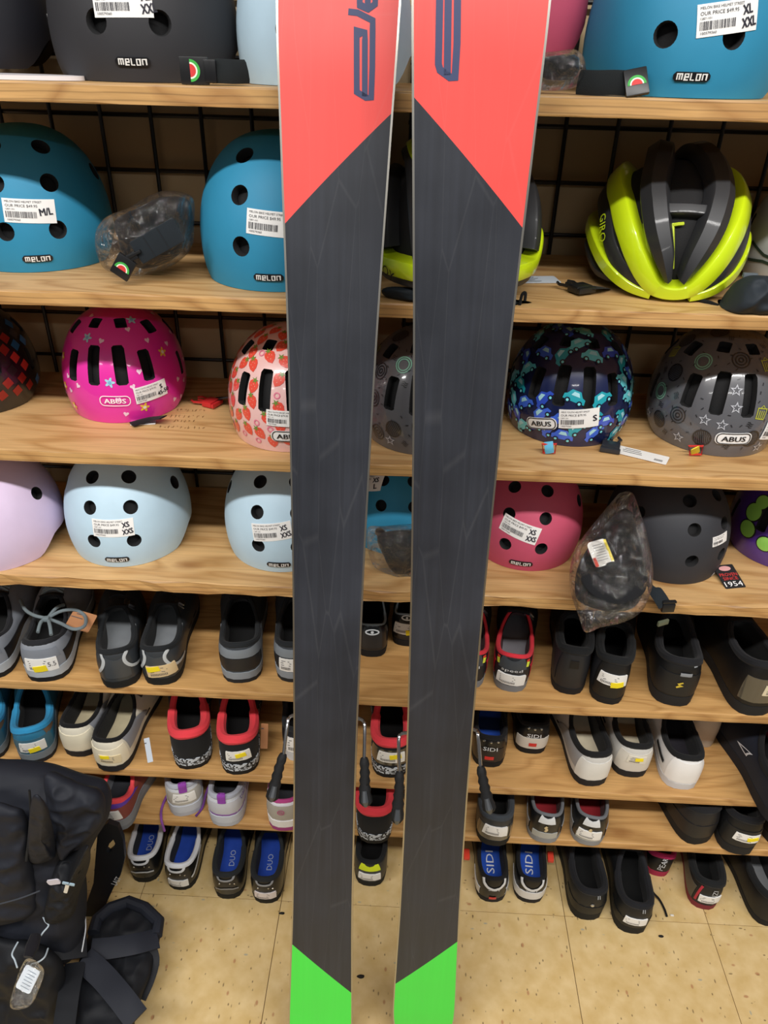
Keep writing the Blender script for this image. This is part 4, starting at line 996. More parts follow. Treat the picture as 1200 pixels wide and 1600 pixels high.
def shoe(heel, surf, label, o, group, name='shoe'):
    g = dict(upper='#2b2d30', collar='#1a1b1d', lining='#141416', insole='#3a3c40', sole='#1b1b1c', mid=None, straps=(), laces=None, tongue='#222326', patches=(), stripes=(), stick=None, text=(), cr=.0055, finish=leather, dots=(), tab=None, cleat=False, eyelets=0)
    g.update(o)
    z0 = TOP[surf] if surf is not None else 0.0
    hp = pz(heel[0], heel[1], z0); d = hp-CAM; h_ = math.hypot(d.x, d.y); el = math.atan2(-d.z, h_)
    th = R_(LEANS.pop(0))-math.atan2(heel[0]-551, 2670-heel[1]); rz = math.atan2(-d.x, d.y)-math.atan(math.tan(th)*math.sin(el))
    shp = dict(g.get('shape', {})); shp['L'] = min(shp.get('L', .275), (.292-hp.y-.02*abs(math.sin(rz)))/math.cos(rz)); shp['throat'] = min(.62, shp.get('throat', .47)*g['shape'].get('L', .275)/shp['L']) if 'shape' in g else .47
    sh = Shoe(**shp)
    t = thing(name, label, 'shoe', (hp.x, hp.y, z0+.0008), rz, group)
    n = sh.n; ts = sh.ts
    # sole layers
    def layer(z_lo, z_hi, g0, g1, nm, m):
        mb = MB(); rows = []
        for zz, k in ((z_lo, g0*.96), (z_lo+.12*(z_hi-z_lo), g0), (z_lo+.85*(z_hi-z_lo), g1), (z_hi, g1*.985)):
            rows.append([Vector((p.x, p.y, p.z+zz))+sh.N[i]*k for i, p in enumerate(sh.B)])
        mb.grid(rows, True); mb.F += [tuple(range(n)), tuple(3*n+i for i in range(n))]
        return mb.build(nm, m, t)
    mid = g['mid']
    if mid:
        k = ts*.42; so = layer(0, k, .001, .0015, 'outsole', rubber(g['sole'])); layer(k, ts+.003, .002, .0025, 'midsole', mid if not isinstance(mid, str) else rubber(mid))
    else: so = layer(0, ts+.002, .000, .0015, 'outsole', rubber(g['sole']))
    if g['cleat']:
        mb = MB()
        for (x, y, dx, dy) in ((0, .035, .045, .018), (-.02, .19, .016, .03), (.02, .19, .016, .03)): mb.box((x, y, .0045), (dx, dy, .008), None, .002)
        mb.build('tread_lug', rubber('#121213'), so)
    # upper
    S = [0, .06, .14, .24, .36, .48, .6, .72, .82, .91, 1.0]; fin = g['finish']
    mb = MB(); mb.grid([[sh.pt(i/NH if i <= NH else i/NH-2, sv) for i in range(n)] for sv in S], True)
    up = mb.build('upper', fin(g['upper']) if isinstance(g['upper'], str) else g['upper'], t)
    # collar roll
    C = sh.R; cr = g['cr']
    mb = MB(); mb.tube([p+Vector((0, 0, -.001)) for p in C], [cr*(1.0 if p.y < .3*sh.L else .7) for p in C], 8, True); mb.build('collar', cloth(g['collar']), t)
    # lining and insole
    cen = Vector((0, .24*sh.L, 0)); rows = []
    for k in range(5):
        q = k/4; row = []
        for i, p in enumerate(C):
            b = Vector((sh.B[i].x*.72, min(lerp(.10*sh.L, .8*sh.L, sh.B[i].y/sh.L*1.05), .8*sh.L)-.016*(1-sh.B[i].y/sh.L), ts+.010))
            a = Vector((p.x*.86, cen.y+(p.y-cen.y)*.93, p.z-.003)); v = a.lerp(b, q**1.25); v.z = lerp(a.z, b.z, q**.8); row.append(v)
        rows.append(row)
    mb = MB(); mb.grid(rows, True); mb.build('lining', cloth(g['lining']), t)
    mb = MB(); mb.add([v+Vector((0, 0, .0006)) for v in rows[-1]], [tuple(range(n))]); ins = mb.build('insole', cloth(g['insole']), t, smooth=False)
    if g.get('insole_text'):
        mb = MB(); text_on(mb, lambda u, v, of=0: Vector((v*-1.0, .30*sh.L+u, ts+.0115)), g['insole_text'], .055 if g['insole_text'] == 'SIDI' else .038, .017 if g['insole_text'] == 'SIDI' else .012, rot=0.0); mb.build('lettering', ink(g.get('insole_ink', '#dfe3ea')), ins, smooth=False, fix=False)
    # tongue
    if g['tongue']:
        T = sh.R[NH]; mb = MB(); rows = []
        for k in range(7):
            q = k/6; y = lerp(T.y+.03, T.y-.018, q); z = lerp(T.z-.014, T.z+.013+g.get('tongue_up', .0), q); w_ = lerp(.016, .024, q)*(.8 if k == 6 else 1)
            rows.append([Vector((w_*math.sin(a), y+.006*(1-math.cos(a)), z-.010*(1-math.cos(a))+h)) for h in (0, -.005) for a in ([-1.2+2.4*j/8 for j in range(9)] if h == 0 else [1.2-2.4*j/8 for j in range(9)])])
        mb.grid(rows, True); m_ = len(rows[0]); mb.F += [tuple(range(m_)), tuple(6*m_+j for j in range(m_))]; mb.build('tongue', cloth(g['tongue']), t)
    # patches on the upper: (a0, a1, s0, s1, colour, name)
    for pa in g['patches']:
        a0, a1, s0, s1, col, nm = pa[:6]; dip = pa[6] if len(pa) > 6 else 0.0
        mb = MB(); nx, ny = max(4, int(abs(a1-a0)*40)), 5; rows = []
        for j in range(ny+1):
            rows.append([sh.pt(lerp(a0, a1, i/nx), lerp(s0, s1-dip*math.sin(math.pi*i/nx), j/ny), .0012) for i in range(nx+1)])
        mb.grid(rows)
        lo = [sh.pt(lerp(a0, a1, i/nx), s1-dip*math.sin(math.pi*i/nx), -.0006) for i in range(nx+1)]; mb.grid([rows[-1], lo]); mb.grid([rows[0], [sh.pt(lerp(a0, a1, i/nx), s0, -.0006) for i in range(nx+1)]])
        mb.build(nm, (fin(col) if isinstance(col, str) else col), t, fix=False)
    for P, wd, col, nm in g['stripes']:
        mb = MB(); Q = spline([(a, b, 0) for a, b in P], 18); A, B_ = [], []
        pts = [sh.pt(q.x, q.y, .0016) for q in Q]
        for i in range(18):
            tg = (pts[min(17, i+1)]-pts[max(0, i-1)]).normalized(); nn = (sh.pt(Q[i].x, Q[i].y, .003)-sh.pt(Q[i].x, Q[i].y)).normalized(); sd = nn.cross(tg)
            A.append(pts[i]+sd*wd/2); B_.append(pts[i]-sd*wd/2)
        mid_ = [p+(sh.pt(q.x, q.y, .003)-sh.pt(q.x, q.y)).normalized()*.0006 for p, q in zip(pts, Q)]
        mb.grid([A, mid_, B_]); mb.build(nm, fin(col), t, fix=False)
    for a, sv, w_, h_, tx, col, rt in g['text']:
        mb = MB(); text_on(mb, sh.mapper(a, sv, rt), tx, w_, h_, off=.0022); lab(mb.build('lettering', ink(col), t, smooth=False, fix=False), 'printed lettering')
    for a, sv, r, col in g['dots']:
        mb = MB(); mp = sh.mapper(a, sv); mb.add([mp(r*math.cos(q)*k, r*math.sin(q)*k, of) for k, of in ((1, .0008), (.7, .0022), (.02, .0026)) for q in [math.pi*j/4 for j in range(8)]], [(i*8+j, i*8+(j+1) % 8, (i+1)*8+(j+1) % 8, (i+1)*8+j) for i in range(2) for j in range(8)]); mb.build('stud', metal(col), t, fix=False)
    if g['tab']:
        mb = MB(); p = sh.pt(0, 1); w_ = .008
        mb.tube(spline([p+Vector((0, .004, -.012)), p+Vector((0, .002, .008)), p+Vector((0, -.006, .009)), sh.pt(0, .8)+Vector((0, -.003, 0)), sh.pt(0, .62)+Vector((0, -.0015, 0))], 16), w_, 8, flat=.16, up=(0, -1, .2)); mb.build('pull_tab', cloth(g['tab']), t)
    # straps over the vamp
    for k, (tt, col, bk) in enumerate(g['straps']):
        mb = MB(); wdt = .021; rows = []
        for i in range(15):
            q = -1+2*i/14; row = []
            for dy, up_ in ((-wdt/2, 0), (-wdt/2, .0028), (wdt/2, .0028), (wdt/2, 0)):
                tq = tt+dy/sh.L; w_ = sh.halfw(tq)*.99+.003; zt = sh.vamp(tq)+.0015+up_; zs = ts+.016; x = q*w_
                z = zs+(zt-zs)*(1-abs(q)**2.6); row.append(Vector((x, tq*sh.L-.012*q*q, z)))
            rows.append(row)
        mb.grid(rows, True); mb.F += [(0, 1, 2, 3), tuple(14*4+j for j in range(4))]; st = mb.build('strap', fin(col), t)
        if bk:
            r = rows[11 if bk > 0 else 3]; c_ = (r[1]+r[2])/2; mb = MB(); ang = .75*(1 if bk > 0 else -1)
            m_ = Matrix.Rotation(ang, 3, 'Y'); mb.box(c_+Vector((0, 0, .003)), (.022, .020, .007), m_, .002); mb.box(c_+m_@Vector((0, 0, .006)), (.012, .012, .006), m_, .0015); mb.build('ratchet_buckle', metal('#9a9da2', .35), st)
    if g['laces']:
        mb = MB(); T = sh.R[NH]
        for k in range(5):
            tq = (T.y/sh.L)+.01+k*.055; z = sh.vamp(min(.95, tq+.02))+.004; x = .019
            mb.tube([(-x, tq*sh.L, z-.005), (-x*.4, tq*sh.L+.004, z+.001), (x*.4, (tq+.03)*sh.L, z+.001), (x, (tq+.035)*sh.L, z-.005)], .0022, 6)
            mb.tube([(x, tq*sh.L, z-.005), (x*.4, tq*sh.L+.004, z+.0015), (-x*.4, (tq+.03)*sh.L, z+.0015), (-x, (tq+.035)*sh.L, z-.005)], .0022, 6)
        mb.build('lace', cloth(g['laces']), t)
    st = g['stick']
    if st:
        a, sv, w_, h_, rt = st[:5]; col = st[5] if len(st) > 5 else '#ecebe8'; yel = st[6] if len(st) > 6 else None; hand = st[7] if len(st) > 7 else None
        mp = sh.mapper(a, sv, rt); mb = MB(); patch_on(mb, mp, w_, h_, off=.0024, nx=8, ny=4, skirt=.0022); lb = mb.build('price_label', paper(col), t, fix=False)
        mb = MB(); rnd = random.Random(int(heel[0]*7+heel[1]))
        for r_ in range(3): patch_flat(mb, mp, -w_*.12+rnd.uniform(-.002, .002), h_*(.30-.17*r_), w_*rnd.uniform(.45, .6), h_*.05, .0030)
        for r_ in range(12): patch_flat(mb, mp, -w_*.36+r_*w_*.045, -h_*.26, w_*.02, h_*.2, .0030)
        if hand: text_on(mb, mp, hand, w_*.24, h_*.34, w_*.33, h_*.02, .0031)
        mb.build('print', ink('#55555a'), lb, smooth=False, fix=False)
        if yel:
            mb = MB(); patch_on(mb, mp, w_*.42, h_*.42, cu=w_*yel[0], cv=h_*yel[1], rot=.15, off=.0034, nx=4, ny=2, skirt=.001); lab(mb.build('discount_label', paper('#f2dc1e'), lb, fix=False), 'yellow label')
    return t, sh
def speckle():
    if 'speckle' in MATS: return MATS['speckle']
    m = bpy.data.materials.new('speckled_foam'); m.use_nodes = True; nt = m.node_tree; N = nt.nodes; L = nt.links; b = N['Principled BSDF']; b.inputs['Roughness'].default_value = .7
    tc = N.new('ShaderNodeTexCoord'); v = N.new('ShaderNodeTexNoise'); v.inputs['Scale'].default_value = 230; v.inputs['Detail'].default_value = 2; L.new(tc.outputs['Object'], v.inputs['Vector'])
    c = N.new('ShaderNodeValToRGB'); c.color_ramp.interpolation = 'CONSTANT'; e = c.color_ramp.elements; e[0].color = lin('#1b1c1f'); e[1].position = .5; e[1].color = lin('#c3cad2'); L.new(v.outputs['Fac'], c.inputs['Fac']); L.new(c.outputs['Color'], b.inputs['Base Color'])
    MATS['speckle'] = m; return m
GR1, GR2, GR3, GR4 = 'shoes in the uppermost shoe row', 'shoes in the second shoe row', 'shoes on the shelf closest to the floor', 'shoes standing on the floor'
def glossy(c): return M(deep(c), 0.32, kind='patent_leather', coat=.15, var=.05, spec=.4)
# --- uppermost row
skate = dict(shape=dict(L=.275, W=.100, hb=.085, ha=.064, ht=.095, ts=.026, c=.031), upper='#8a8f98', collar='#2a2c31', lining='#17181a', insole='#1d1e20', sole='#1b1b1d', mid='#aab0b6', laces='#7f8d92', patches=[(.13, .5, .05, .36, '#26272b', 'side_panel'), (-.5, -.13, .05, .36, '#26272b', 'side_panel'), (-.11, .11, .30, .62, '#7c828c', 'heel_counter')])
shoe((-18, 1062), 4, 'slate grey trail shoe cut off at the picture edge, uppermost row', skate, GR1)
sb_, ssh = shoe((73, 1065), 4, 'slate grey trail shoe with tied grey laces and W 5.5 label', dict(skate, stick=(.0, .17, .052, .030, -.03, '#ecebe8', (-.05, -.28), '5.5')), GR1)
c_sh = dict(shape=dict(L=.27, W=.090, hb=.080, ha=.064, ht=.085, ts=.014, c=.031), upper='#33373b', collar='#23262a', lining='#1b1d20', insole='#8d9297', sole='#1c1d1f', cleat=True, finish=lambda c: M(c, .42, kind='synthetic_leather', bump=.08, bscale=500, var=.06),
            straps=[(.50, '#26282b', 1), (.62, '#26282b', 0)], stripes=[([(-.115, .86), (-.075, .62), (-.08, .38), (-.11, .22)], .006, '#b4b8ba', 'reflective_stripe'), ([(.105, .88), (.055, .64), (.06, .42), (.11, .27), (.24, .2)], .006, '#b4b8ba', 'reflective_stripe'), ([(-.2, .97), (-.35, .95), (-.6, .94)], .003, '#7d8286', 'rim_line'), ([(.2, .97), (.35, .95), (.6, .94)], .003, '#7d8286', 'rim_line')], patches=[(-.07, .07, .1, .7, '#3e4246', 'heel_counter', .12)], dots=[(-.33, .8, .004, '#c4c7ca'), (-.36, .7, .004, '#c4c7ca')])
shoe((190, 1075), 4, 'dark grey cycling shoe with silver stripes and no price label', c_sh, GR1, 'cycling_shoe')
shoe((252, 1071), 4, 'dark grey cycling shoe with silver stripes, yellow and tan price labels', dict(c_sh, stick=(.02, .22, .052, .026, .10, '#d8bf94', (-.25, .25))), GR1, 'cycling_shoe')
e_sh = dict(shape=dict(L=.275, W=.092, hb=.084, ha=.066, ht=.094, ts=.022, c=.033), upper='#3a3e43', collar='#2b2e32', lining='#131416', insole='#18191b', sole='#2c2f33', mid='#8b9299', tongue='#1b1c1f', patches=[(-.2, .2, .42, .80, '#7e858c', 'heel_counter', .1), (-.5, -.16, .05, .72, '#767c83', 'side_panel'), (.16, .5, .05, .72, '#767c83', 'side_panel'), (-.13, .13, .08, .40, '#2e3034', 'heel_band')], laces='#2a2c30')
shoe((378, 1067), 4, 'grey sneaker with dark heel band standing left of the ski, uppermost row', e_sh, GR1)
shoe((462, 1066), 4, 'grey sneaker with white label, partly behind the ski', dict(e_sh, stick=(-.04, .22, .03, .03, 0)), GR1)
g_sh = dict(shape=dict(L=.265, W=.072, hb=.075, ha=.06, ht=.082, ts=.013, c=.025), upper='#22262b', collar='#8899a4', cr=.0025, lining='#0e0f10', insole='#131416', sole='#1a1b1d', finish=glossy, patches=[(-.08, .08, .1, .86, '#2c3238', 'heel_counter', .3)], straps=[(.52, '#1d1f22', 0)])
gs, gh = shoe((581, 1027), 4, 'glossy black cycling shoe with a silver eye mark, between the skis', g_sh, GR1, 'cycling_shoe')
def eye(t, sh, col='#c9cfd4', a=0.0, s=.62, k=1.0):
    mb = MB(); mp = sh.mapper(a, s); P = [(.011*k*math.cos(q), .0055*k*math.sin(q)*(1 if math.sin(q) > 0 else .8)) for q in [2*math.pi*i/20 for i in range(20)]]
    stroke_on(mb, mp, P, .0026*k, off=.0026, closed=True); poly_on(mb, mp, circ(.0028*k, 10), off=.0027); mb.build('logo_print', ink(col), t, smooth=False, fix=False)
eye(gs, gh)
hs, hh_ = shoe((634, 1010), 4, 'black cycling shoe with white and yellow labels, between the skis', dict(g_sh, stick=(.0, .36, .045, .026, -.05, '#e4e2dc', (.2, -.25)), upper='#1e2022'), GR1, 'cycling_shoe')
eye(hs, hh_, '#d9dcd8', 0, .78, .8)
j_sh = dict(shape=dict(L=.27, W=.080, hb=.080, ha=.064, ht=.085, ts=.014, c=.031), upper='#2b2d32', collar='#d3323f', cr=.0042, lining='#5c1620', insole='#8d8b92', sole='#7b7d80', straps=[(.5, '#232427', 1), (.62, '#232427', 0)], patches=[(-.09, .09, .42, .92, '#3c4147', 'heel_counter', .22), (-.5, -.13, .1, .45, '#c22a3a', 'side_panel'), (.13, .5, .1, .45, '#c22a3a', 'side_panel')], stripes=[([(-.115, .66), (-.095, .5)], .008, '#d8e04a', 'reflector'), ([(.095, .5), (.115, .66)], .008, '#d8e04a', 'reflector'), ([(-.122, .76), (-.114, .67)], .008, '#d8402e', 'reflector'), ([(.114, .67), (.122, .76)], .008, '#d8402e', 'reflector')], text=[(0, .40, .036, .0075, 'speed', '#d6d8da', 0.0)])
shoe((729, 1076), 4, 'red and black cycling shoe almost hidden by the ski, uppermost row', j_sh, GR1, 'cycling_shoe')
shoe((795, 1081), 4, 'red-lined black and silver cycling shoe with grey lettering and white label', dict(j_sh, stick=(.0, .16, .050, .024, -.06)), GR1, 'cycling_shoe')
k_sh = dict(shape=dict(L=.27, W=.078, hb=.098, ha=.088, ht=.102, ts=.012, c=.028, throat=.40), upper='#2d2f33', collar='#1f2124', cr=.008, lining='#0d0e0f', insole='#0d0e0f', sole='#1e1f21', tongue='#1a1b1d', patches=[(-.5, -.10, .1, .75, '#34363b', 'side_panel')])
shoe((886, 1085), 4, 'charcoal ankle-collar cycling shoe with a small square tag', dict(k_sh, patches=k_sh['patches']+[(-.02, .035, .42, .60, '#17181a', 'heel_tag')]), GR1, 'cycling_shoe')
shoe((945, 1100), 4, 'black ankle-collar cycling shoe with white label and yellow label', dict(k_sh, upper='#1f2023', stick=(.01, .38, .048, .024, -.06, '#ecebe8', (.18, -.35))), GR1, 'cycling_shoe')
m_sh = dict(shape=dict(L=.285, W=.096, hb=.098, ha=.080, ht=.104, ts=.020, c=.033), upper='#1c1d20', collar='#222429', cr=.0075, lining='#0f1011', insole='#101112', sole='#26282b', laces='#1d1e21', patches=[(-.14, .14, .05, .50, '#232529', 'heel_counter')], stripes=[([(.085, .94), (.08, .76)], .007, '#8e9297', 'reflective_stripe'), ([(-.01, .52), (.055, .52)], .007, '#85898e', 'reflective_stripe')])
ms, mh = shoe((1050, 1103), 4, 'black mountain shoe with grey reflective tabs and small yellow mark', m_sh, GR1)
mb = MB(); stroke_on(mb, mh.mapper(.0, .28), [(.005, .006), (-.002, .002), (.003, -.001), (-.004, -.006)], .0032, off=.0026); mb.build('logo_print', ink('#c9b03a'), ms, smooth=False, fix=False)
shoe((1180, 1119), 4, 'black high-collar mountain shoe with clear tape and tan label at the picture edge', dict(m_sh, shape=dict(m_sh['shape'], hb=.112, ha=.095), upper='#17181a', stripes=[], stick=(.05, .30, .042, .022, -.08, '#d9cdae', (.32, .2)), patches=[(-.12, .2, .08, .52, M('#4a463e', .15, kind='clear_tape', coat=.8), 'packing_tape')]), GR1)
# --- second row
b_sh = dict(shape=dict(L=.275, W=.088, hb=.084, ha=.066, ht=.092, ts=.024, c=.033), upper='#2c6f8e', collar='#2b86b4', cr=.0075, lining='#101214', insole='#121416', sole='#24262a', mid='#70797f', laces='#1d2023', patches=[(-.13, .13, .05, .5, '#3c6476', 'heel_counter'), (.1, .22, .45, .7, '#6b5540', 'badge')])
shoe((-16, 1190), 5, 'teal blue trail shoe cut off at the picture edge, second row', b_sh, GR2)
shoe((60, 1192), 5, 'teal blue trail shoe with white and yellow labels', dict(b_sh, stick=(.0, .26, .046, .024, -.03, '#e6e4de', (.05, -.3))), GR2)
cw = dict(shape=dict(L=.275, W=.090, hb=.080, ha=.066, ht=.084, ts=.014, c=.031), upper='#d8d2c0', collar='#17181a', cr=.0045, lining='#1b1c1e', insole='#c9bd9c', sole='#26272a', cleat=True, patches=[(-.5, -.16, .25, .85, '#8f9298', 'side_panel'), (.16, .5, .25, .85, '#8f9298', 'side_panel'), (-.14, .14, .05, .62, '#e4dcc4', 'heel_counter', .1)], straps=[(.5, '#222327', 1), (.63, '#c9c4b4', 0)])
shoe((122, 1183), 5, 'cream and black cycling shoe without label, second row', cw, GR2, 'cycling_shoe')
shoe((172, 1206), 5, 'cream and black cycling shoe with yellow label and chrome buckle', dict(cw, stick=(.02, .24, .040, .020, -.1, '#d9c9a4', (-.2, .3))), GR2, 'cycling_shoe')
red_ = dict(shape=dict(L=.285, W=.094, hb=.090, ha=.074, ht=.098, ts=.026, c=.033), upper='#1d1e21', collar='#e2404a', cr=.0095, lining='#151517', insole='#101011', sole='#1a1a1c', mid=speckle(), laces='#18181a', tongue='#d23a44', finish=cloth)
shoe((303, 1201), 5, 'black shoe with thick red collar and speckled sole, without label', red_, GR2)
shoe((376, 1210), 5, 'black shoe with thick red collar and white and yellow label, left of the ski', dict(red_, stick=(.0, .30, .046, .024, .04, '#e8e6e0', (.1, .1))), GR2)
shoe((472, 1190), 5, 'dark navy shoe with white heel label behind the first ski brake', dict(e_sh, upper='#23272f', patches=[], mid=None, sole='#c9ccce', stick=(-.03, .30, .04, .040, .0)), GR2)
shoe((610, 1215), 5, 'black red-collared shoe with white and yellow label, between the skis', dict(red_, stick=(.0, .36, .050, .026, -.05, '#e8e6e0', (.15, .1)), patches=[(-.16, .16, .1, .6, M('#38362f', .2, kind='clear_tape', coat=.8), 'packing_tape')]), GR2)
sidi = dict(shape=dict(L=.265, W=.084, hb=.078, ha=.064, ht=.082, ts=.012, c=.030), upper='#1b1c1f', collar='#1a1b1e', cr=.0045, lining='#121316', insole='#2450b8', sole='#1c1d1f', finish=glossy, patches=[(-.10, .10, .06, .45, '#25272b', 'heel_counter')], text=[(0, .46, .026, .009, 'SIDI', '#d6d9dc', 0.0)], stripes=[([(-.03, .16), (.03, .16)], .010, '#cf2b2b', 'heel_reflector')], dots=[(-.06, .74, .0028, '#c9ccd0'), (0, .72, .0028, '#c9ccd0'), (.06, .74, .0028, '#c9ccd0')])
shoe((762, 1199), 5, 'black cycling shoe with blue insole and red heel reflector beside the ski', sidi, GR2, 'cycling_shoe')
shoe((829, 1178), 5, 'small black and white cycling shoe set back on the second row', dict(sidi, insole='#1a1b1e', patches=[(-.14, .14, .04, .36, '#cfcac0', 'heel_counter')]), GR2, 'cycling_shoe')
kw = dict(shape=dict(L=.28, W=.092, hb=.082, ha=.068, ht=.086, ts=.015, c=.032), upper='#c9c8c4', collar='#1d1e21', cr=.006, lining='#26272a', insole='#d2c8ae', sole='#2b2c2e', cleat=True, patches=[(-.5, -.13, .2, .8, '#9c9da0', 'side_panel'), (-.13, .14, .04, .66, '#dcdbd6', 'heel_counter', .1)], straps=[(.5, '#1f2023', -1), (.63, '#b9b9b8', 0)])
shoe((926, 1229), 5, 'white and silver cycling shoe with black collar and cream insole', kw, GR2, 'cycling_shoe')
shoe((986, 1215), 5, 'white and silver cycling shoe with a yellow label', dict(kw, patches=[(-.13, .14, .04, .66, '#d2cec4', 'heel_counter', .1)], stick=(.0, .4, .034, .018, -.08, '#d9d4c6', (.1, .1))), GR2, 'cycling_shoe')
shoe((1064, 1234), 5, 'plain white road cycling shoe with a black dash on its side', dict(kw, upper='#dfdedd', sole='#c9c9ca', insole='#35323c', patches=[(-.12, .13, .04, .78, '#e8e7e6', 'heel_counter', .1)], stripes=[([(-.34, .38), (-.16, .30)], .009, '#202124', 'side_dash')], straps=[(.56, '#dcdcdc', 0)]), GR2, 'cycling_shoe')
shoe((1094, 1167), 5, 'dusty beige shoe set back behind the white road shoe', dict(kw, upper='#b9a794', sole='#a99a88', patches=[], straps=(), cleat=False, collar='#6d6258', shape=dict(kw['shape'], L=.15, W=.07)), GR2, 'cycling_shoe')
os_, oh_ = shoe((1235, 1296), 5, 'big navy shoe with red lining and a triangle mark at the picture edge', dict(red_, upper='#1d2234', collar='#17181b', cr=.008, lining='#a8283c', insole='#15161a', mid=None, sole='#20242f', shape=dict(L=.30, W=.104, hb=.098, ha=.080, ht=.110, ts=.024, c=.036), laces=None, tongue='#191b22'), GR2)
mb = MB(); stroke_on(mb, oh_.mapper(-.52, .55, -.1), [(-.014, -.012), (.014, -.012), (0, .014)], .004, off=.003, closed=True); mb.build('logo_print', ink('#c9cbd2'), os_, smooth=False, fix=False)
# --- shelf closest to the floor
run = dict(shape=dict(L=.265, W=.090, hb=.084, ha=.066, ht=.09, ts=.028, c=.031), upper='#c9ccd2', collar='#a9adb8', cr=.006, lining='#2a2b30', insole='#3a3b42', sole='#b4b9c4', mid='#c3c8d2', laces='#7d3f96', tab='#8a3fa0')
shoe((176, 1297), 6, 'red and purple running shoe next to the black bag', dict(run, shape=dict(run['shape'], L=.19), upper='#7c3a36', collar='#e2484f', lining='#6a6c72', mid='#7c8086', sole='#6c7076', tab=None, patches=[(-.2, .45, .55, .9, '#5b3a9a', 'collar_panel')], stick=(.02, .25, .04, .026, .1)), GR3, 'running_shoe')
shoe((293, 1274), 6, 'silver running shoe with purple pull tab and white label', dict(run, patches=[(-.14, .14, .1, .62, '#b9b6ae', 'heel_counter')], stick=(.0, .36, .044, .024, -.04)), GR3, 'running_shoe')
shoe((352, 1291), 6, 'silver running shoe with purple lettering on its side', dict(run, patches=[(-.14, .14, .1, .62, '#c2c4cc', 'heel_counter')], stripes=[([(-.1, .12), (.1, .10), (.3, .2), (.5, .5)], .004, '#8a4fa8', 'purple_stripe')], text=[(.24, .55, .046, .010, 'DIADORA', '#5a4aa0', .08)]), GR3, 'running_shoe')
dsh, dhh = shoe((446, 1298), 6, 'white and pink running shoe beside the ski', dict(run, upper='#dcdbe2', collar='#b0427e', cr=.0045, sole='#9c3f78', mid='#e2e0dc', tab=None, laces=None, patches=[(-.16, .16, .08, .66, '#a9a49a', 'heel_counter')]), GR3, 'running_shoe')
mb = MB(); stroke_on(mb, dhh.mapper(-.02, .42), circ(.006, 12), .0018, off=.0028, closed=True); stroke_on(mb, dhh.mapper(-.02, .42), circ(.0025, 8), .0014, off=.0028, closed=True); mb.build('logo_print', ink('#b0507e'), dsh, smooth=False, fix=False)
shoe((585, 1318), 6, 'black red-collared shoe with speckled sole, on the shelf closest to the floor', dict(red_, shape=dict(red_['shape'], W=.090)), GR3)
shoe((770, 1322), 6, 'black and grey cycling shoe with white label under the ski brake', dict(c_sh, upper='#2c2e31', collar='#3b4046', cr=.007, lining='#131415', insole='#121314', stripes=[], patches=[(-.14, .14, .06, .52, M('#3d3c38', .2, kind='clear_tape', coat=.8), 'packing_tape')], stick=(.0, .38, .046, .026, -.05), dots=[], straps=[(.52, '#2a2c30', 0)]), GR3, 'cycling_shoe')
sp_ = dict(shape=dict(L=.27, W=.088, hb=.080, ha=.066, ht=.084, ts=.013, c=.031), upper='#232427', collar='#6a6d72', cr=.0035, lining='#6e1a20', insole='#8a1e26', sole='#8b8d90', cleat=True, finish=glossy, patches=[(-.06, .06, .52, .90, '#d2d5d8', 'heel_shield', .16), (-.4, -.12, .05, .3, '#9a9da0', 'side_panel'), (.12, .4, .05, .3, '#9a9da0', 'side_panel'), (-.08, .08, .03, .2, '#a9aba8', 'heel_bumper')], stripes=[([(.006, .44), (-.004, .38), (.006, .33), (-.003, .26)], .005, '#c9b58a', 'logo_bolt')])
shoe((848, 1317), 6, 'black and silver red-lined cycling shoe without label', sp_, GR3, 'cycling_shoe')
shoe((916, 1321), 6, 'black and silver red-lined cycling shoe with white label', dict(sp_, stick=(.0, .22, .046, .024, -.03)), GR3, 'cycling_shoe')
shoe((1095, 1319), 6, 'dark grey rubber-toed shoe lying at an angle, shelf closest to the floor', dict(m_sh, upper='#2a2b2e', sole='#202123', stripes=[], patches=[(-.3, .3, .02, .35, '#26272a', 'rand')], laces=None), GR3)
shoe((1150, 1335), 6, 'black shoe with white and yellow label, shelf closest to the floor', dict(m_sh, stripes=[], upper='#1e2022', stick=(.02, .30, .048, .022, -.08, '#ecebe8', (.2, .0))), GR3)
shoe((1222, 1325), 6, 'black shoe at the picture edge, shelf closest to the floor', dict(m_sh, stripes=[]), GR3)
# --- on the floor
df = dict(shape=dict(L=.265, W=.086, hb=.080, ha=.066, ht=.084, ts=.014, c=.031), upper='#1f2022', collar='#d8dade', cr=.006, lining='#1b1c1f', insole='#2549ae', sole='#1d1e1f', cleat=True, finish=glossy, insole_text='DUO', insole_ink='#a9b4cc', straps=[(.52, '#222326', 0)], stripes=[([(-.09, .92), (-.05, .66), (.05, .66), (.09, .92)], .006, '#cfd2d6', 'heel_loop'), ([(-.08, .22), (0, .28), (.08, .22)], .005, '#b5b8bc', 'heel_stripe')], dots=[(-.05, .48, .002, '#e0e2e4'), (.03, .5, .002, '#e0e2e4'), (.06, .44, .002, '#e0e2e4')])
shoe((226, 1379), None, 'black white-collared cycling shoe with blue insole, closest to the black bag', df, GR4, 'cycling_shoe')
shoe((281, 1391), None, 'black white-collared cycling shoe with blue insole and white label', dict(df, stick=(.0, .14, .044, .022, -.03), insole_text=None, stripes=df['stripes'][:1]+[([(.1, .22), (.2, .45), (.4, .7)], .006, '#cfd2d6', 'side_stripe')]), GR4, 'cycling_shoe')
dg = dict(df, collar='#2f3237', stripes=[([(-.09, .92), (-.05, .66), (.05, .66), (.09, .92)], .005, '#8d9095', 'heel_loop'), ([(-.08, .22), (0, .28), (.08, .22)], .004, '#85888c', 'heel_stripe')])
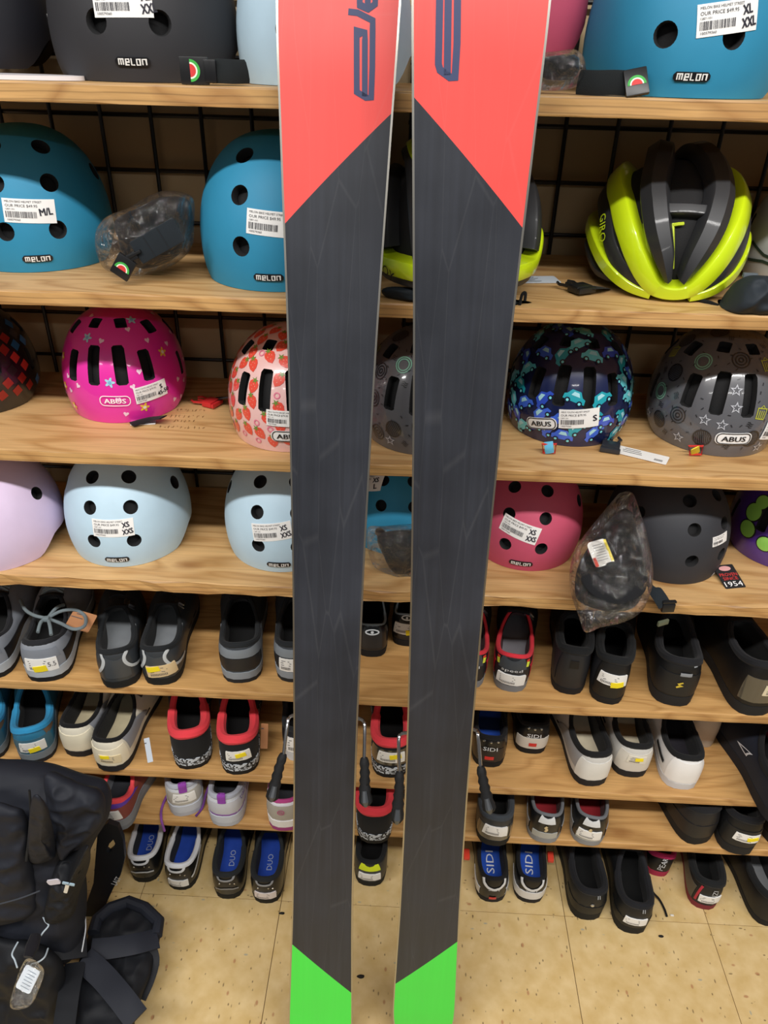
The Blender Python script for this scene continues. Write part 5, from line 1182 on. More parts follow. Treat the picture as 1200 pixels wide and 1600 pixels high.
shoe((357, 1405), None, 'black cycling shoe with blue insole and dark collar, without label', dg, GR4, 'cycling_shoe')
shoe((416, 1412), None, 'black cycling shoe with blue insole and pinkish white label beside the ski', dict(dg, stick=(.0, .18, .046, .022, -.02, '#e6dcda')), GR4, 'cycling_shoe')
shoe((577, 1385), None, 'black shoe with neon yellow heel and white label, between the skis', dict(c_sh, upper='#26282c', lining='#131415', insole='#141517', stripes=[], dots=[], patches=[(-.085, .085, .48, .95, '#d3e425', 'heel_shield', .28)], stick=(.0, .24, .048, .022, -.02)), GR4, 'cycling_shoe')
sd = dict(sidi, shape=dict(sidi['shape'], W=.088), sole='#26272a', insole_text='SIDI', text=[(0, .42, .022, .008, 'SIDI', '#d9dcdf', 0.0)], stripes=[([(-.12, .84), (-.06, .52), (0, .40)], .007, '#d9dbdd', 'heel_stripe'), ([(.12, .84), (.06, .52), (0, .40)], .007, '#d9dbdd', 'heel_stripe'), ([(-.025, .06), (.025, .06)], .009, '#cf2b2b', 'heel_reflector')], patches=[(-.3, -.1, .04, .28, '#d4d5d6', 'side_panel'), (.1, .3, .04, .28, '#d4d5d6', 'side_panel')], dots=[])
shoe((768, 1410), None, 'black and white cycling shoe with blue insole and red heel reflector on the floor', sd, GR4, 'cycling_shoe')
shoe((826, 1411), None, 'black and white cycling shoe with blue insole and white heel on the floor', dict(sd, stripes=sd['stripes'][:2], patches=[(-.3, .3, .04, .3, '#dcdcdc', 'heel_counter')]), GR4, 'cycling_shoe')
bx_ = dict(m_sh, upper='#202225', sole='#1d1e20', stripes=[([(.035, .98), (.03, .62)], .002, '#9da1a6', 'reflective_stripe'), ([(.05, .98), (.045, .62)], .002, '#9da1a6', 'reflective_stripe')], shape=dict(L=.29, W=.096, hb=.092, ha=.074, ht=.1, ts=.022, c=.033), cleat=True, patches=[(-.25, .25, .02, .26, '#191a1c', 'rand')])
shoe((918, 1438), None, 'black mountain shoe with double reflective line and white mark, without label', dict(bx_, dots=[(.0, .36, .0045, '#d0d3d6')]), GR4)
lt, _ = shoe((986, 1459), None, 'black mountain shoe with double reflective line and white label', dict(bx_, stick=(.0, .24, .046, .022, -.04)), GR4)
shoe((1026, 1369), None, 'black and pink shoe with pale lettering set back on the floor', dict(run, upper='#1c1d20', collar='#c22f6a', lining='#151517', sole='#a82a4a', mid=None, laces=None, tab=None, shape=dict(L=.17, W=.068, hb=.07, ha=.055, ht=.075, ts=.016), text=[(.02, .55, .044, .011, 'PEARL', '#cfd2d6', 1.4)]), GR4, 'running_shoe')
shoe((1098, 1421), None, 'black shoe with dark red edges, small grey lettering and white label', dict(k_sh, shape=dict(L=.265, W=.082, hb=.085, ha=.07, ht=.09, ts=.014, c=.031), upper='#242528', sole='#7a2a32', patches=[(-.5, -.10, .04, .5, '#5c5448', 'side_panel')], stripes=[([(-.075, .1), (-.07, .7)], .005, '#b02a3c', 'red_stripe')], text=[(.035, .52, .016, .010, 'IZI', '#b9bcc0', 1.45)], stick=(.02, .24, .046, .022, .06)), GR4, 'cycling_shoe')
shoe((1206, 1448), None, 'black cycling shoe lying at an angle on the floor at the picture edge', dict(k_sh, shape=dict(L=.29, W=.098, hb=.09, ha=.075, ht=.095, ts=.014, c=.034), upper='#1e1f21', lining='#2a2b2e', insole='#7d8083', patches=[]), GR4, 'cycling_shoe')
# ------------------------------------------------------------------ soft things: bags, pouches, straps, tags
def pillow(O, nrm, tf, tb, amp=.004, freq=28, seed=0, n=56, rings=12, closed_floor=None, sharp=1.0, crinkle=False):
    """puffed closed surface inside a traced outline (3-D points on a plane)"""
    O = spline(O, n, True); c = sum(O, Vector())/n; nrm = Vector(nrm).normalized(); V = []; F = []
    sd = Vector((seed*3.1, seed*7.7, seed*1.3))
    def disp(p):
        if crinkle:
            q = p*freq+sd; d, _ = noise.voronoi(q); return (min(1, (d[1]-d[0])*1.6)-.5+.5*noise.noise(q*.7))*amp
        q = p*freq+sd; return (noise.noise(q)+.5*(1-2*abs(noise.noise(q*2.1)))**1*sharp+.25*noise.noise(q*4.3))*amp
    rows = []
    for side, th in ((1, tf), (-1, tb)):
        rr = []
        for k in range(rings+1):
            q = k/rings if side > 0 else 1-k/rings; q = max(q, .012); h = th*math.sqrt(max(0, 1-q**2.4))
            row = []
            for o in O:
                p = c.lerp(o, q)+nrm*side*h; e = min(1, (1-q)*4+.15); row.append(p+nrm*side*disp(p)*e)
            rr.append(row)
        rows += rr if side > 0 else rr[1:]
    if closed_floor is not None:
        for r in rows:
            for p in r:
                if p.z < closed_floor(p): p.z = closed_floor(p)
    mb = MB(); mb.grid(rows, True); k = n; mb.F += [tuple(range(k)), tuple((len(rows)-1)*k+j for j in range(k))]
    return mb
def wrinkled(name, c):
    m = M(c, .66, kind=name, var=.14, scale=9, spec=.3); nt = m.node_tree; N = nt.nodes; L = nt.links
    tc = N.new('ShaderNodeTexCoord'); mp = N.new('ShaderNodeMapping'); mp.inputs['Scale'].default_value = (1.7, 1, .7); mp.inputs['Rotation'].default_value = (.3, .6, .262); L.new(tc.outputs['Object'], mp.inputs['Vector'])
    nz = N.new('ShaderNodeTexNoise'); nz.noise_type = 'RIDGED_MULTIFRACTAL'; nz.inputs['Scale'].default_value = 9; nz.inputs['Detail'].default_value = 3; L.new(mp.outputs[0], nz.inputs['Vector'])
    b2 = N.new('ShaderNodeBump'); b2.inputs['Strength'].default_value = .55; b2.inputs['Distance'].default_value = .010; L.new(nz.outputs['Fac'], b2.inputs['Height']); L.new(b2.outputs['Normal'], N['Principled BSDF'].inputs['Normal'])
    return m
def wpts(pts, f): return [f(x, y) for x, y in pts]
def bag_thing(name, label, cat, O, nrm, tf, tb, seed, floor, group=None, amp=.005, freq=30):
    base = min(O, key=lambda p: p.z); t = thing(name, label, cat, (base.x, base.y, base.z), 0, group)
    off = Vector(base); mb = pillow([p-off for p in O], nrm, tf, tb, amp, freq, seed, 120, 26, (lambda p: floor(p+off)-off.z) if floor else None, crinkle=True)
    mb.build('film_bag', clear_film(), t, sharp=40); return t, off
shelf_floor = lambda i: (lambda p: TOP[i]+.0008 if p.y > -.002 else -9)
# visor in a clear bag between the two teal helmets
Yv = .085
O = wpts([(152, 362), (168, 338), (200, 325), (235, 305), (262, 298), (300, 308), (303, 350), (300, 385), (280, 408), (250, 425), (215, 432), (190, 430), (165, 420), (153, 395)], lambda x, y: py_(x, y, Yv))
bv, off = bag_thing('bagged_visor', 'black helmet visor and pads in a clear plastic bag, between two teal helmets', 'plastic bag', O, (0, -1, .15), .040, .030, 3, shelf_floor(1), amp=.007, freq=36)
O2 = [p-off for p in wpts([(180, 345), (215, 325), (255, 308), (296, 315), (298, 370), (270, 405), (225, 420), (196, 405), (186, 375)], lambda x, y: py_(x, y, Yv+.005))]
pillow(O2, (0, -1, .15), .026, .020, .003, 22, 9).build('visor', cloth('#15161a'), bv, sharp=None)
fr = py_(246, 377, Yv-.048)-off; m_ = Matrix.Rotation(-.42, 3, 'Y')
def local_map(P, m): return lambda u, v, o=0: P+m@Vector((u, -o, v))
mm = Matrix.Rotation(R_(28), 3, 'Y').inverted()
mb = MB(); mb.box(fr, (.066, .006, .030), mm, .002); pd = mb.build('strap_pad', cloth('#28313a'), bv)
mb = MB()
for k in (-.012, .010): mb.box(fr+mm@Vector((k, -.0032, 0)), (.0008, .001, .028), mm)
mb.build('seam', ink('#171b20'), pd, smooth=False)
melon_tag(bv, py_(193, 417, Yv-.052)-off, Matrix.Rotation(R_(35), 3, 'Y'), .95)
mb = MB(); mb.box(py_(204, 403, Yv-.05)-off, (.022, .008, .010), mm, .002); mb.box(py_(212, 396, Yv-.05)-off, (.018, .010, .004), mm, .001); mb.build('clip', plastic('#1a1b1d'), bv)
# bag hanging over the edge of the fourth shelf
a_, b_ = -1.14, 1.26; tp = lambda x, y: ski_pix(x, y, a_, b_)
O = wpts([(970, 770), (986, 772), (1000, 805), (1012, 850), (1019, 890), (1016, 925), (1003, 955), (975, 972), (940, 980), (915, 988), (905, 965), (892, 925), (891, 885), (905, 848), (930, 815), (955, 785)], tp)
bn = Vector((0, -1, b_)).normalized()
bg, off = bag_thing('bagged_straps', 'clear crinkled bag of black straps jutting over the shelf edge beside the raspberry helmet', 'plastic bag', O, bn, .040, .016, 11, shelf_floor(3), amp=.008, freq=34)
O2 = [p-off for p in wpts([(965, 800), (985, 800), (1000, 850), (1008, 890), (1003, 930), (985, 952), (945, 955), (905, 940), (898, 915), (905, 880), (930, 840)], tp)]
pillow(O2, bn, .014, .010, .010, 34, 5, closed_floor=lambda p: TOP[3]+.002-off.z if (p+off).y > -.002 else -9).build('strap_bundle', cloth('#151619'), bg, sharp=None)
mb = MB()
strap(mb, [tp(912, 905)-off+bn*.024, tp(925, 925)-off+bn*.028, tp(955, 938)-off+bn*.030, tp(985, 925)-off+bn*.028, tp(990, 900)-off+bn*.024], .013, 24, up=tuple(bn), flat=.3)
strap(mb, [tp(930, 880)-off+bn*.024, tp(950, 895)-off+bn*.030, tp(975, 880)-off+bn*.026], .011, 18, up=tuple(bn), flat=.3); mb.build('strap', cloth('#1d1f22'), bg)
rgt = (tp(960, 880)-tp(900, 880)).normalized(); upv = bn.cross(rgt)
cm = Matrix((rgt, upv, bn)).transposed(); P0 = tp(930, 873)-off+bn*.030
mb = MB(); mb.prism(rrect(.030, .040, .006), 0, .0008, lambda x, y, z: P0+cm@(Matrix.Rotation(.28, 3, 'Z')@Vector((x, y, z)))); cd = lab(mb.build('info_card', paper('#d9d6d0'), bg, smooth=False), 'white card with yellow and red edges')
for (u, v, w_, h_, c_) in ((.013, 0, .004, .036, '#e8d24a'), (-.012, -.012, .005, .014, '#d8452f')):
    mb = MB(); patch_flat(mb, lambda x, y, o=0: P0+cm@(Matrix.Rotation(.28, 3, 'Z')@Vector((x, y, .0009+o))), u, v, w_, h_, .0003); mb.build('print', ink(c_), cd, smooth=False, fix=False)
mb = MB()
for r_ in range(7): patch_flat(mb, lambda x, y, o=0: P0+cm@(Matrix.Rotation(.28, 3, 'Z')@Vector((x, y, .0009+o))), .0, .013-r_*.004, .016, .0008, .0003)
mb.build('print', ink('#6d6d70'), cd, smooth=False, fix=False)
# bag in the gap between the skis
O = wpts([(573, 828), (600, 822), (660, 822), (672, 860), (660, 896), (625, 902), (600, 893), (580, 878)], lambda x, y: py_(x, y, .055))
bs, off = bag_thing('bagged_pads', 'dark pads in a small clear bag in the gap between the skis, fourth shelf', 'plastic bag', O, (0, -1, .2), .026, .014, 21, shelf_floor(3))
pillow([p-off for p in wpts([(592, 835), (650, 830), (662, 860), (650, 890), (618, 896), (600, 870)], lambda x, y: py_(x, y, .052))], (0, -1, .2), .016, .008, .002, 20, 4, closed_floor=lambda p: TOP[3]+.002-off.z).build('pad', cloth('#2a3136'), bs, sharp=None)
# bag under the rose helmet
O = wpts([(835, 88), (870, 80), (900, 78), (914, 95), (912, 118), (895, 138), (850, 142), (832, 128)], lambda x, y: py_(x, y, .030))
br, off = bag_thing('bagged_pads', 'dark pads in a clear bag under the rose pink helmet on the top shelf', 'plastic bag', O, (0, -1, .1), .020, .020, 31, shelf_floor(0))
pillow([p-off for p in wpts([(845, 95), (875, 86), (902, 88), (905, 110), (890, 124), (850, 122)], lambda x, y: py_(x, y, .032))], (0, -1, .1), .012, .012, .003, 25, 4, closed_floor=lambda p: TOP[0]+.002-off.z).build('pad', cloth('#20262c'), br, sharp=None)
# white plate below the navy helmet
p = at_y(30, .046); mb = MB(); n = 40
mb.prism([(.125*math.cos(2*math.pi*i/n), .036*math.sin(2*math.pi*i/n)) for i in range(n)], 0, .007, lambda x, y, z: (p[0]+x*.92-.042, p[1]+y, TOP[0]+.0004+z*(1-.35*((x/.125)**2+(y/.036)**2))))
tag(mb.build('white_plate', plastic('#e3dfe2'), None), 'flat white oval plate lying at the end of the top shelf', 'plate')
# chin straps with clips on the top shelf
U = {o['label']: o for o in bpy.data.objects if o.name.startswith('urban_helmet')}
blk = [o for l, o in U.items() if l.startswith('large matte black')][0]; tlr = [o for l, o in U.items() if l.startswith('large matte teal')][0]; chc = [o for l, o in U.items() if l.startswith('matte charcoal')][0]
def chin(root, pts, w_, col='#1a1b1d', up=(0, -1, .2)):
    mb = MB(); strap(mb, [wl(root, above(q, w_+.002)) if root is not chc else wl(root, q) for q in pts], w_, 20, up, .22); return mb.build('chin_strap', cloth(col), root)
def above(p, h, i=0): return Vector((p.x, p.y, max(p.z, TOP[i]+h)))
def wl3(root): return root.matrix_world.to_3x3().normalized().inverted()
chin(blk, [py_(386, 112, .035), py_(365, 112, .022), py_(345, 111, .018), py_(330, 111, .016)], .0105, '#23282b')
melon_tag(blk, wl(blk, above(py_(304, 112, .014), .0140)), wl3(blk)@Matrix.Rotation(.08, 3, 'Z')@Matrix.Rotation(1.57, 3, 'Y'), .9)
mb = MB(); mb.box(wl(blk, above(py_(329, 111, .014), .0125)), (.012, .006, .020), wl3(blk), .002); mb.build('clip', plastic('#16171a'), blk)
chin(tlr, [py_(903, 132, .030), py_(930, 131, .020), py_(960, 129, .016), py_(982, 130, .013)], .0105, '#23282b')
melon_tag(tlr, wl(tlr, above(py_(993, 134, .008), .0140)), wl3(tlr)@Matrix.Rotation(-.2, 3, 'Y')@Matrix.Rotation(-.5, 3, 'X'), .82)
chin(chc, [py_(1008, 898, .045), py_(1018, 915, .006), py_(1030, 932, -.010), py_(1038, 945, -.014)], .011, '#28313a')
lab(buckle(chc, wl(chc, py_(1042, 955, -.015)), wl(chc, py_(1034, 985, -.016))-wl(chc, py_(1042, 955, -.015)), '#1b1c1e', .95, prongs=False), 'black clip hanging over the shelf edge')
mb = MB(); mb.box(wl(chc, py_(1036, 973, -.017)), (.020, .004, .009), None, .001); lab(mb.build('brand_clip', plastic('#59604f'), chc), 'greenish strap end')
# hang tag reading PROVEN SINCE 1954
bpy.context.view_layer.update()
P0 = pz(1139, 901, TOP[3]+.006); rm = Matrix.Rotation(.22, 3, 'Z')@Matrix.Rotation(R_(16), 3, 'X')
q_ = lambda u, v, o=0: wl(chc, P0+rm@Vector((u, v, .0008+o)))
mb = MB(); mb.prism(rrect(.036, .048, .002), 0, .0008, lambda x, y, z: q_(x, y, z-.0008)); tg = lab(mb.build('hang_tag', paper('#17171a'), chc, smooth=False), 'black tag reading PROVEN SINCE 1954')
for tx, w_, h_, v, c_ in (('PROVEN', .031, .0062, .0035, '#d83a3a'), ('SINCE', .026, .0060, -.0045, '#d83a3a'), ('1954', .031, .0095, -.0155, '#f0f0f0')):
    mb = MB(); text_on(mb, q_, tx, w_, h_, 0, v, .0005); mb.build('lettering', ink(c_), tg, smooth=False, fix=False)
mb = MB(); poly_on(mb, q_, [(.0105*math.cos(a), .005*math.sin(a)) for a in [2*math.pi*i/24 for i in range(24)]], 0, .0160, .0005); mb.build('oval_print', ink('#d9a0a0'), tg, smooth=False, fix=False)
PC = Placed(URB, chc, 1); mb = MB(); text_on(mb, PC.at(1124, 893, .25), 'Jeep', .018, .008, off=.001) if False else stroke_on(mb, PC.at(1124, 893, .35), [(-.012, -.002), (-.009, .004), (-.007, -.003), (-.004, .002), (-.001, -.002), (.003, .003), (.006, -.002), (.011, .002)], .0016, off=.001)
mb.build('script_print', ink('#d6d6d8'), chc, smooth=False, fix=False)
# cards and tags
bpy.context.view_layer.update()
c1 = pz(838, 437, TOP[1]+.0008); o = card(None, c1, .062, .036, .15, '#c9d2dc', 'size_card', lines=4, code=False); tag(o, 'pale blue card lying on the shelf left of the neon helmet strap', 'card')
card(pink, wl(pink, pz(224, 661, TOP[2]+.0010)), .036, .013, .1, '#f0f0f0', 'hang_tag', lines=0)
mb = MB(); strap(mb, [wl(pink, pz(255, 652, TOP[2]+.014)), wl(pink, pz(235, 655, TOP[2]+.006)), wl(pink, pz(205, 663, TOP[2]+.004))], .009, 12); mb.build('chin_strap', cloth('#17171a'), pink)
# black drawstring pouches on the second shelf
def pouch(label, px, Y, seed, tf, tb):
    O = wpts(px, lambda x, y: py_(x, y, Y)); base = min(O, key=lambda p: p.z); t = thing('fabric_pouch', label, 'pouch', base, 0, 'black drawstring pouches'); off = Vector(base)
    pillow([p-off for p in O], (0, -1, .35), tf, tb, .010, 20, seed, 72, 18, lambda p: TOP[1]+.0008-off.z, 1.3).build('cloth_body', wrinkled('pouch_nylon_%d' % seed, '#262d34'), t, sharp=None)
    return t, off
t, off = pouch('crumpled black fabric pouch at the picture edge next to the neon helmet', [(1124, 490), (1140, 458), (1158, 436), (1182, 430), (1225, 438), (1240, 470), (1215, 496), (1164, 500), (1134, 498)], .030, 3, .035, .04)
mb = MB(); mb.box(py_(1172, 430, .035)-off, (.018, .006, .006), None, .0015); mb.build('cord_tab', plastic('#5d656b'), t)
mb = MB(); mb.tube(spline([py_(1085, 466, .06)-off, py_(1098, 470, .05)-off, py_(1110, 473, .045)-off, py_(1122, 478, .04)-off], 10), .0025, 6); mb.build('drawstring', cloth('#141518'), t)
t, off = pouch('black fabric pouch under the half hidden black and neon helmet', [(596, 455), (612, 448), (660, 452), (720, 462), (790, 466), (812, 474), (829, 486), (820, 492), (770, 492), (690, 484), (640, 474), (610, 468)], .022, 8, .014, .012)
mb = MB(); mb.tube(spline([py_(812, 476, .01)-off, py_(816, 460, .01)-off, py_(821, 458, .01)-off, py_(820, 470, .01)-off], 14), .002, 6); mb.build('drawstring', cloth('#141518'), t)
# laces and tags on shoes
SH = {o['label']: o for o in bpy.data.objects if o.parent is None and 'label' in o and o.get('category') == 'shoe'}
def by(s_): return [o for l, o in SH.items() if l.startswith(s_)][0]
b5 = by('slate grey trail shoe with tied'); zz = TOP[4]+.10; f5 = lambda x, y, dz=0: wl(b5, pz(x, y, zz+dz))
for P in ([(74, 966), (95, 955), (118, 953), (133, 963), (132, 978), (115, 983), (95, 974), (76, 967)], [(74, 966), (55, 962), (40, 953), (32, 938)], [(74, 966), (64, 972), (59, 988)], [(75, 967), (78, 978), (80, 992)], [(76, 964), (88, 950), (100, 945)]):
    mb = MB(); mb.tube(spline([f5(x, y, .004*math.sin(i*1.7)) for i, (x, y) in enumerate(P)], 26), .0030, 8); mb.build('bow_lace', cloth('#6f7b80'), b5)
mb = MB(); mb.box(f5(72, 967, .004), (.011, .010, .008), None, .003); mb.build('lace_knot', cloth('#6f7b80'), b5)
card(b5, f5(127, 970, -.010), .05, .034, -.5, '#a8744c', 'kraft_tag', tilt=.5, lines=2, code=False)
card(by('black shoe with thick red collar and white'), wl(by('black shoe with thick red collar and white'), pz(413, 1150, TOP[5]+.05)), .014, .050, -.2, '#a8744c', 'kraft_tag', tilt=1.1, lines=1, code=False)
d6 = by('cream and black cycling shoe with yellow'); card(d6, wl(d6, pz(232, 1172, TOP[5]+.05)), .010, .045, .4, '#b9c2cc', 'hang_tag', tilt=.8, lines=1, code=False)
l7 = by('silver running shoe with purple pull'); mb = MB(); mb.tube(spline([wl(l7, q) for q in (pz(288, 1222, TOP[6]+.06), pz(277, 1228, TOP[6]+.045), pz(263, 1240, TOP[6]+.01), pz(253, 1262, TOP[6]+.003), py_(252, 1280, .0-.003), py_(257, 1298, -.004))], 30), .0026, 8); mb.build('loose_lace', cloth('#8a4fa0'), l7)
l8 = by('silver running shoe with purple lettering'); mb = MB(); mb.tube(spline([wl(l8, q) for q in (pz(328, 1225, TOP[6]+.05), pz(322, 1240, TOP[6]+.03), pz(316, 1262, TOP[6]+.004), pz(306, 1275, TOP[6]+.003))], 24), .0024, 8); mb.build('loose_lace', cloth('#6a3a86'), l8)
lj = by('black mountain shoe with double reflective line and white label'); mb = MB(); mb.tube(spline([wl(lj, q) for q in (pz(1012, 1370, .06), pz(1019, 1392, .02), pz(1030, 1405, .004), pz(1038, 1420, .003), pz(1042, 1432, .003))], 24), .0024, 8); mb.build('loose_lace', cloth('#161618'), lj)
for s_, x, y, dz in (('black and white cycling shoe with blue insole and white heel', 860, 1339, .05), ('black and white cycling shoe with blue insole and red heel', 729, 1335, .05)):
    r = by(s_); mb = MB(); mb.box(wl(r, pz(x, y, dz)), (.014, .024, .010), None, .003); mb.build('ratchet_buckle', plastic('#d0402f'), r)
# litter on the floor
for x, y, c_, lb, s_ in ((1050, 1430, '#d9d4c8', 'tiny white crumb on the floor beside the loose black lace', .004), (1033, 1463, '#17171a', 'tiny black scrap on the floor below the loose black lace', .005), (440, 1427, '#1b1a18', 'tiny dark scrap on the floor left of the ski', .005), (564, 1526, '#2b241c', 'thin dark scrap on the floor between the ski tails', .006)):
    p = pz(x, y, .0012); bm_ = pillow([Vector((s_*1.5*math.cos(a)*random.uniform(.6, 1), s_*.8*math.sin(a)*random.uniform(.6, 1), 0)) for a in [2*math.pi*i/8 for i in range(8)]], (0, 0, 1), s_*.5, .0006, .0004, 300, 1, 16, 3)
    o = bm_.build('floor_scrap', rubber(c_)); o.location = p; tag(o, lb, 'scrap')
# ------------------------------------------------------------------ black backpack in the corner
nyl, nyl2 = wrinkled('nylon', '#1e212a'), wrinkled('nylon_lining', '#15171c')
bp = thing('backpack', 'black nylon backpack with loose straps heaped on the floor by the shoes', 'backpack', (-.70, -.18, 0))
B0 = Vector(bp.location); L_ = lambda p: Vector(p)-B0
def lump(name, O, nrm, tf, tb, mat_, amp, freq, seed, n=110, rings=30, fl=.001): return pillow([L_(p) for p in O], nrm, tf, tb, amp, freq, seed, n, rings, lambda p: fl, 1.6).build(name, mat_, bp, sharp=None)
u_ = lambda x, y, Y: py_(x, y, Y)
lump('main_body', [u_(-60, 1196, -.10), u_(0, 1188, -.10), u_(60, 1193, -.10), u_(90, 1200, -.10), u_(130, 1212, -.105), u_(162, 1222, -.11), u_(174, 1250, -.12), u_(168, 1280, -.125), u_(150, 1310, -.13), u_(138, 1340, -.14), u_(130, 1390, -.16), u_(132, 1440, -.18), u_(110, 1500, -.2), u_(-30, 1540, -.2), u_(-110, 1480, -.18), u_(-120, 1320, -.14)], (.1, -1, .45), .070, .055, nyl, .013, 9, 2)
# folded flap, pocket, side panel and lower compartment
lump('top_flap', [u_(72, 1208, -.165), u_(120, 1224, -.165), u_(158, 1240, -.165), u_(164, 1272, -.17), u_(146, 1302, -.18), u_(116, 1326, -.19), u_(96, 1340, -.20), u_(84, 1300, -.19), u_(74, 1250, -.175)], (.25, -1, .5), .026, .03, nyl, .012, 15, 5)
lump('front_pocket', [u_(-40, 1270, -.215), u_(20, 1262, -.215), u_(42, 1285, -.215), u_(46, 1350, -.22), u_(56, 1400, -.225), u_(48, 1430, -.23), u_(0, 1446, -.24), u_(-60, 1440, -.24)], (.05, -1, .5), .018, .03, nyl, .009, 13, 7)
lump('side_panel', [u_(50, 1248, -.265), u_(72, 1262, -.265), u_(86, 1322, -.21), u_(82, 1342, -.215), u_(46, 1342, -.22)], (.2, -1, .4), .010, .015, nyl, .004, 20, 8)
lump('side_pocket', [u_(92, 1345, -.20), u_(120, 1330, -.20), u_(138, 1322, -.26), u_(140, 1350, -.20), u_(124, 1395, -.21), u_(112, 1432, -.225), u_(72, 1440, -.235), u_(76, 1390, -.225)], (.2, -1, .5), .016, .02, nyl2, .008, 22, 15)
lump('lower_compartment', [u_(-60, 1482, -.25), u_(20, 1470, -.25), u_(70, 1484, -.25), u_(98, 1520, -.26), u_(96, 1600, -.28), u_(60, 1650, -.30), u_(-60, 1650, -.30)], (0, -1, .7), .030, .04, nyl2, .011, 13, 9)
def piping(name, pts, Y, r, col): 
    mb = MB(); mb.tube(spline([L_(u_(x, y, Y+(dy if len(q) > 2 else 0))) for q in pts for x, y, dy in [(q+(0,))[:3]]], 40), r, 6); mb.build(name, cloth(col), bp)
piping('seam_piping', [(46, 1235), (48, 1270), (45, 1310), (41, 1345)], -.232, .0020, '#0e0f12')
piping('seam_piping', [(-10, 1415), (30, 1404), (62, 1392)], -.262, .0012, '#3a3f48')
# padded hip wing lying on the floor
h_ = lambda x, y, z=.07: pz(x, y, z)
wing = [h_(138, 1462), h_(150, 1432), (h_(170, 1414)), h_(200, 1404), h_(228, 1414), h_(252, 1438), h_(250, 1462), h_(242, 1492), h_(234, 1525), h_(222, 1552), h_(210, 1585), h_(196, 1640), h_(120, 1640), h_(112, 1560), h_(124, 1500)]
lump('hip_wing', wing, (0, -.15, 1), .018, .05, nyl2, .006, 14, 12)
mb = MB(); mb.tube([L_(h_(x, y, .088)) for x, y in ((146, 1458), (152, 1436), (172, 1419), (200, 1409), (226, 1419), (248, 1440), (244, 1462))], .012, 10); 
mb.V = mb.V; mb.build('padded_rim', nyl, bp)
for nm, P, w_, m_ in (('webbing_strap', [(142, 1484, .115), (175, 1481, .11), (215, 1474, .105), (246, 1466, .09)], .020, nyl), ('webbing_strap', [(130, 1498, .12), (160, 1525, .115), (190, 1560, .11), (214, 1592, .10)], .022, nyl), ('webbing_strap', [(118, 1505, .12), (108, 1550, .12), (98, 1620, .11)], .020, nyl2), ('webbing_strap', [(66, 1448, .17), (100, 1444, .16), (134, 1440, .15)], .014, nyl2), ('webbing_strap', [(58, 1470, .17), (96, 1474, .16), (134, 1470, .14)], .030, nyl2), ('webbing_strap', [(236, 1475, .09), (243, 1500, .07), (236, 1530, .06), (222, 1562, .05)], .008, nyl2)):
    mb = MB(); mb.tube(spline([L_(pz(x, y, z)) for x, y, z in P], 24), w_, 10, flat=.16, up=(0, -.2, 1)); mb.build(nm, m_, bp)
mb = MB(); patch_flat(mb, lambda x, y, o=0: L_(pz(168, 1519, .10))+Vector((x, y, o)), 0, 0, .03, .02); mb.F[0]; mb2 = MB().box(L_(pz(166, 1518, .095)), (.036, .020, .003), Matrix.Rotation(-.55, 3, 'Z'), .001); lab(mb2.build('foam_pad', M('#6a6764', .8, kind='foam'), bp), 'grey foam showing through')
# stiff frame sheet with a hand hole
fy = -.075; W0 = u_(170, 1360, fy)
def fs(x, y): p = u_(x, y, fy); return (p.x-W0.x, p.z-W0.z)
outer = [fs(*q) for q in ((128, 1432), (146, 1380), (150, 1330), (153, 1296), (168, 1286), (184, 1292), (192, 1312), (195, 1340), (188, 1368), (176, 1390), (166, 1412), (160, 1432))]
hole = [fs(*q) for q in ((166, 1330), (171, 1318), (177, 1312), (180, 1318), (176, 1328), (170, 1333))]
mb = MB(); mb.prism(outer, 0, .010, lambda x, y, z: L_(W0+Vector((x, z, y)))); pm = bpy.data.meshes.new('p'); pm.from_pydata([tuple(v) for v in mb.V], [], mb.F); pm.materials.append(plastic('#17191d'))
bm = bmesh.new(); bm.from_mesh(pm); bmesh.ops.recalc_face_normals(bm, faces=bm.faces); bm.to_mesh(pm); bm.free()
hc = MB(); hc.prism(hole, -.01, .02, lambda x, y, z: L_(W0+Vector((x, z, y)))); fsheet = link(bpy.data.objects.new('frame_sheet', cut(pm, hc, plastic('#17191d'))), bp)
mb = MB(); text_on(mb, lambda u, v, o=0: L_(W0+Vector((u, -o, v))), 'LAST', .030, .012, *fs(182, 1376), .0008, R_(60)); lab(mb.build('lettering', ink('#d6d8da'), fsheet, smooth=False, fix=False), 'white lettering')
# zip-tied price tag in a plastic sleeve, ties, tissue
for P in ([(66, 1430, .262), (71, 1440, .262), (76, 1446, .262), (68, 1456, .262), (63, 1463, .262)], [(75, 1482, .25), (70, 1495, .26), (60, 1503, .262), (49, 1507, .262), (47, 1518, .262)], [(28, 1472, .262), (19, 1490, .265), (23, 1500, .262), (27, 1512, .262)]):
    mb = MB(); mb.tube(spline([L_(pz(x, y, z)) for x, y, z in P], 22), .0014, 6); mb.build('cable_tie', plastic('#b9c6d0'), bp)
mb = MB(); mb.tube(spline([L_(pz(x, y, .165)) for x, y in ((133, 1430), (134, 1450), (131, 1470), (128, 1487))], 16), .0012, 6); mb.build('cord', plastic('#c9cdd2'), bp)
mb = MB(); mb.tube([L_(pz(56, 1462, .265)), L_(pz(50, 1480, .265)), L_(pz(44, 1496, .262))], [.009, .011, .008], 10); mb.build('strap_end', cloth('#1a1820'), bp)
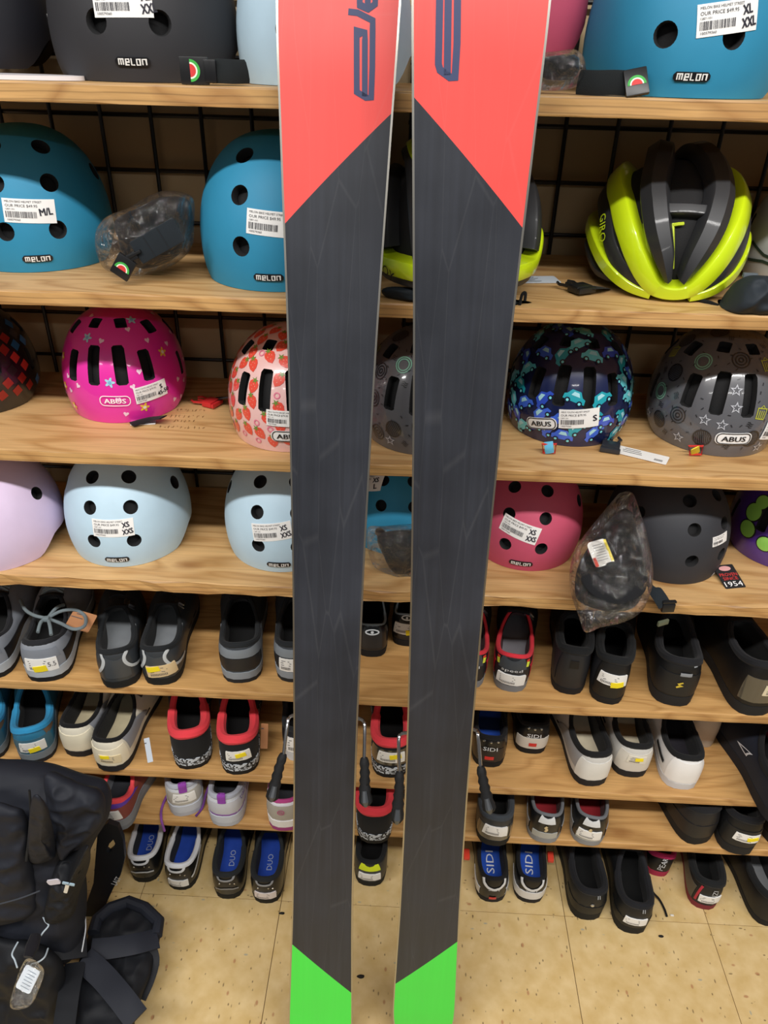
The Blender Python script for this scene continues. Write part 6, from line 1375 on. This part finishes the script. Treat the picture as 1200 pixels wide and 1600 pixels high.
P0 = L_(pz(44, 1530, .265)); rm = Matrix.Rotation(-.35, 3, 'Z')@Matrix.Rotation(R_(30), 3, 'X')
mb = MB(); mb.prism(rrect(.030, .034, .004), 0, .0012, lambda x, y, z: P0+rm@Vector((x, y, z))); pt_ = lab(mb.build('price_tag', paper('#e6edf4'), bp, smooth=False), 'white price tag in a clear sleeve')
mb = MB()
for r_ in range(6): patch_flat(mb, lambda x, y, o=0: P0+rm@Vector((x, y, .0013+o)), .002, .011-r_*.0045, .017, .0010, .0003)
mb.build('print', ink('#8b98a6'), pt_, smooth=False, fix=False)
pillow([P0+rm@Vector(q) for q in ((-.020, .022, .001), (.018, .022, .001), (.026, -.004, 0), (.024, -.030, 0), (-.002, -.044, 0), (-.014, -.03, 0))], rm@Vector((0, 0, 1)), .005, .004, .0015, 60, 3, 40, 8).build('sleeve', clear_film(), pt_, sharp=None)
for (x, y, w_, h2, rz_, c_) in ((84, 1378, .022, .012, -.3, '#c9c4cc'), (104, 1388, .006, .026, .35, '#d8d2c4'), (107, 1381, .020, .005, .25, '#9fb8c8')):
    P1 = L_(u_(x, y, -.245)); mb = MB(); rm2 = Matrix.Rotation(rz_, 3, 'Y')
    mb.prism(rrect(w_, h2, min(w_, h2)*.3), -.001, .001, lambda a, b, z: P1+rm2@Vector((a, -z, b))); mb.build('tissue_scrap', paper(c_), bp, smooth=False)

# pencilled notes on the third shelf
shf = [o for o in bpy.data.objects if o.get('label', '').startswith('plywood shelf under the small patterned')][0]; rnd = random.Random(4); mb = MB()
fp = lambda u, v, o=0: Vector((c_.x+u, c_.y+v, ST_[2]+.0003+o))
for y, x0, x1 in ((641, 262, 322), (651, 268, 318), (658, 272, 308), (668, 250, 318)):
    x = x0
    while x < x1:
        c_ = pz(x, y+(x-290)*.03, TOP[2]); stroke_on(mb, fp, [(rnd.uniform(-.002, .002), rnd.uniform(-.005, .005)) for _ in range(4)], .0006, off=.0002); x += rnd.uniform(5, 8)
lab(mb.build('pencil_note', ink('#8a6238'), shf, smooth=False, fix=False), 'faint scribbled note')['kind'] = 'stuff'
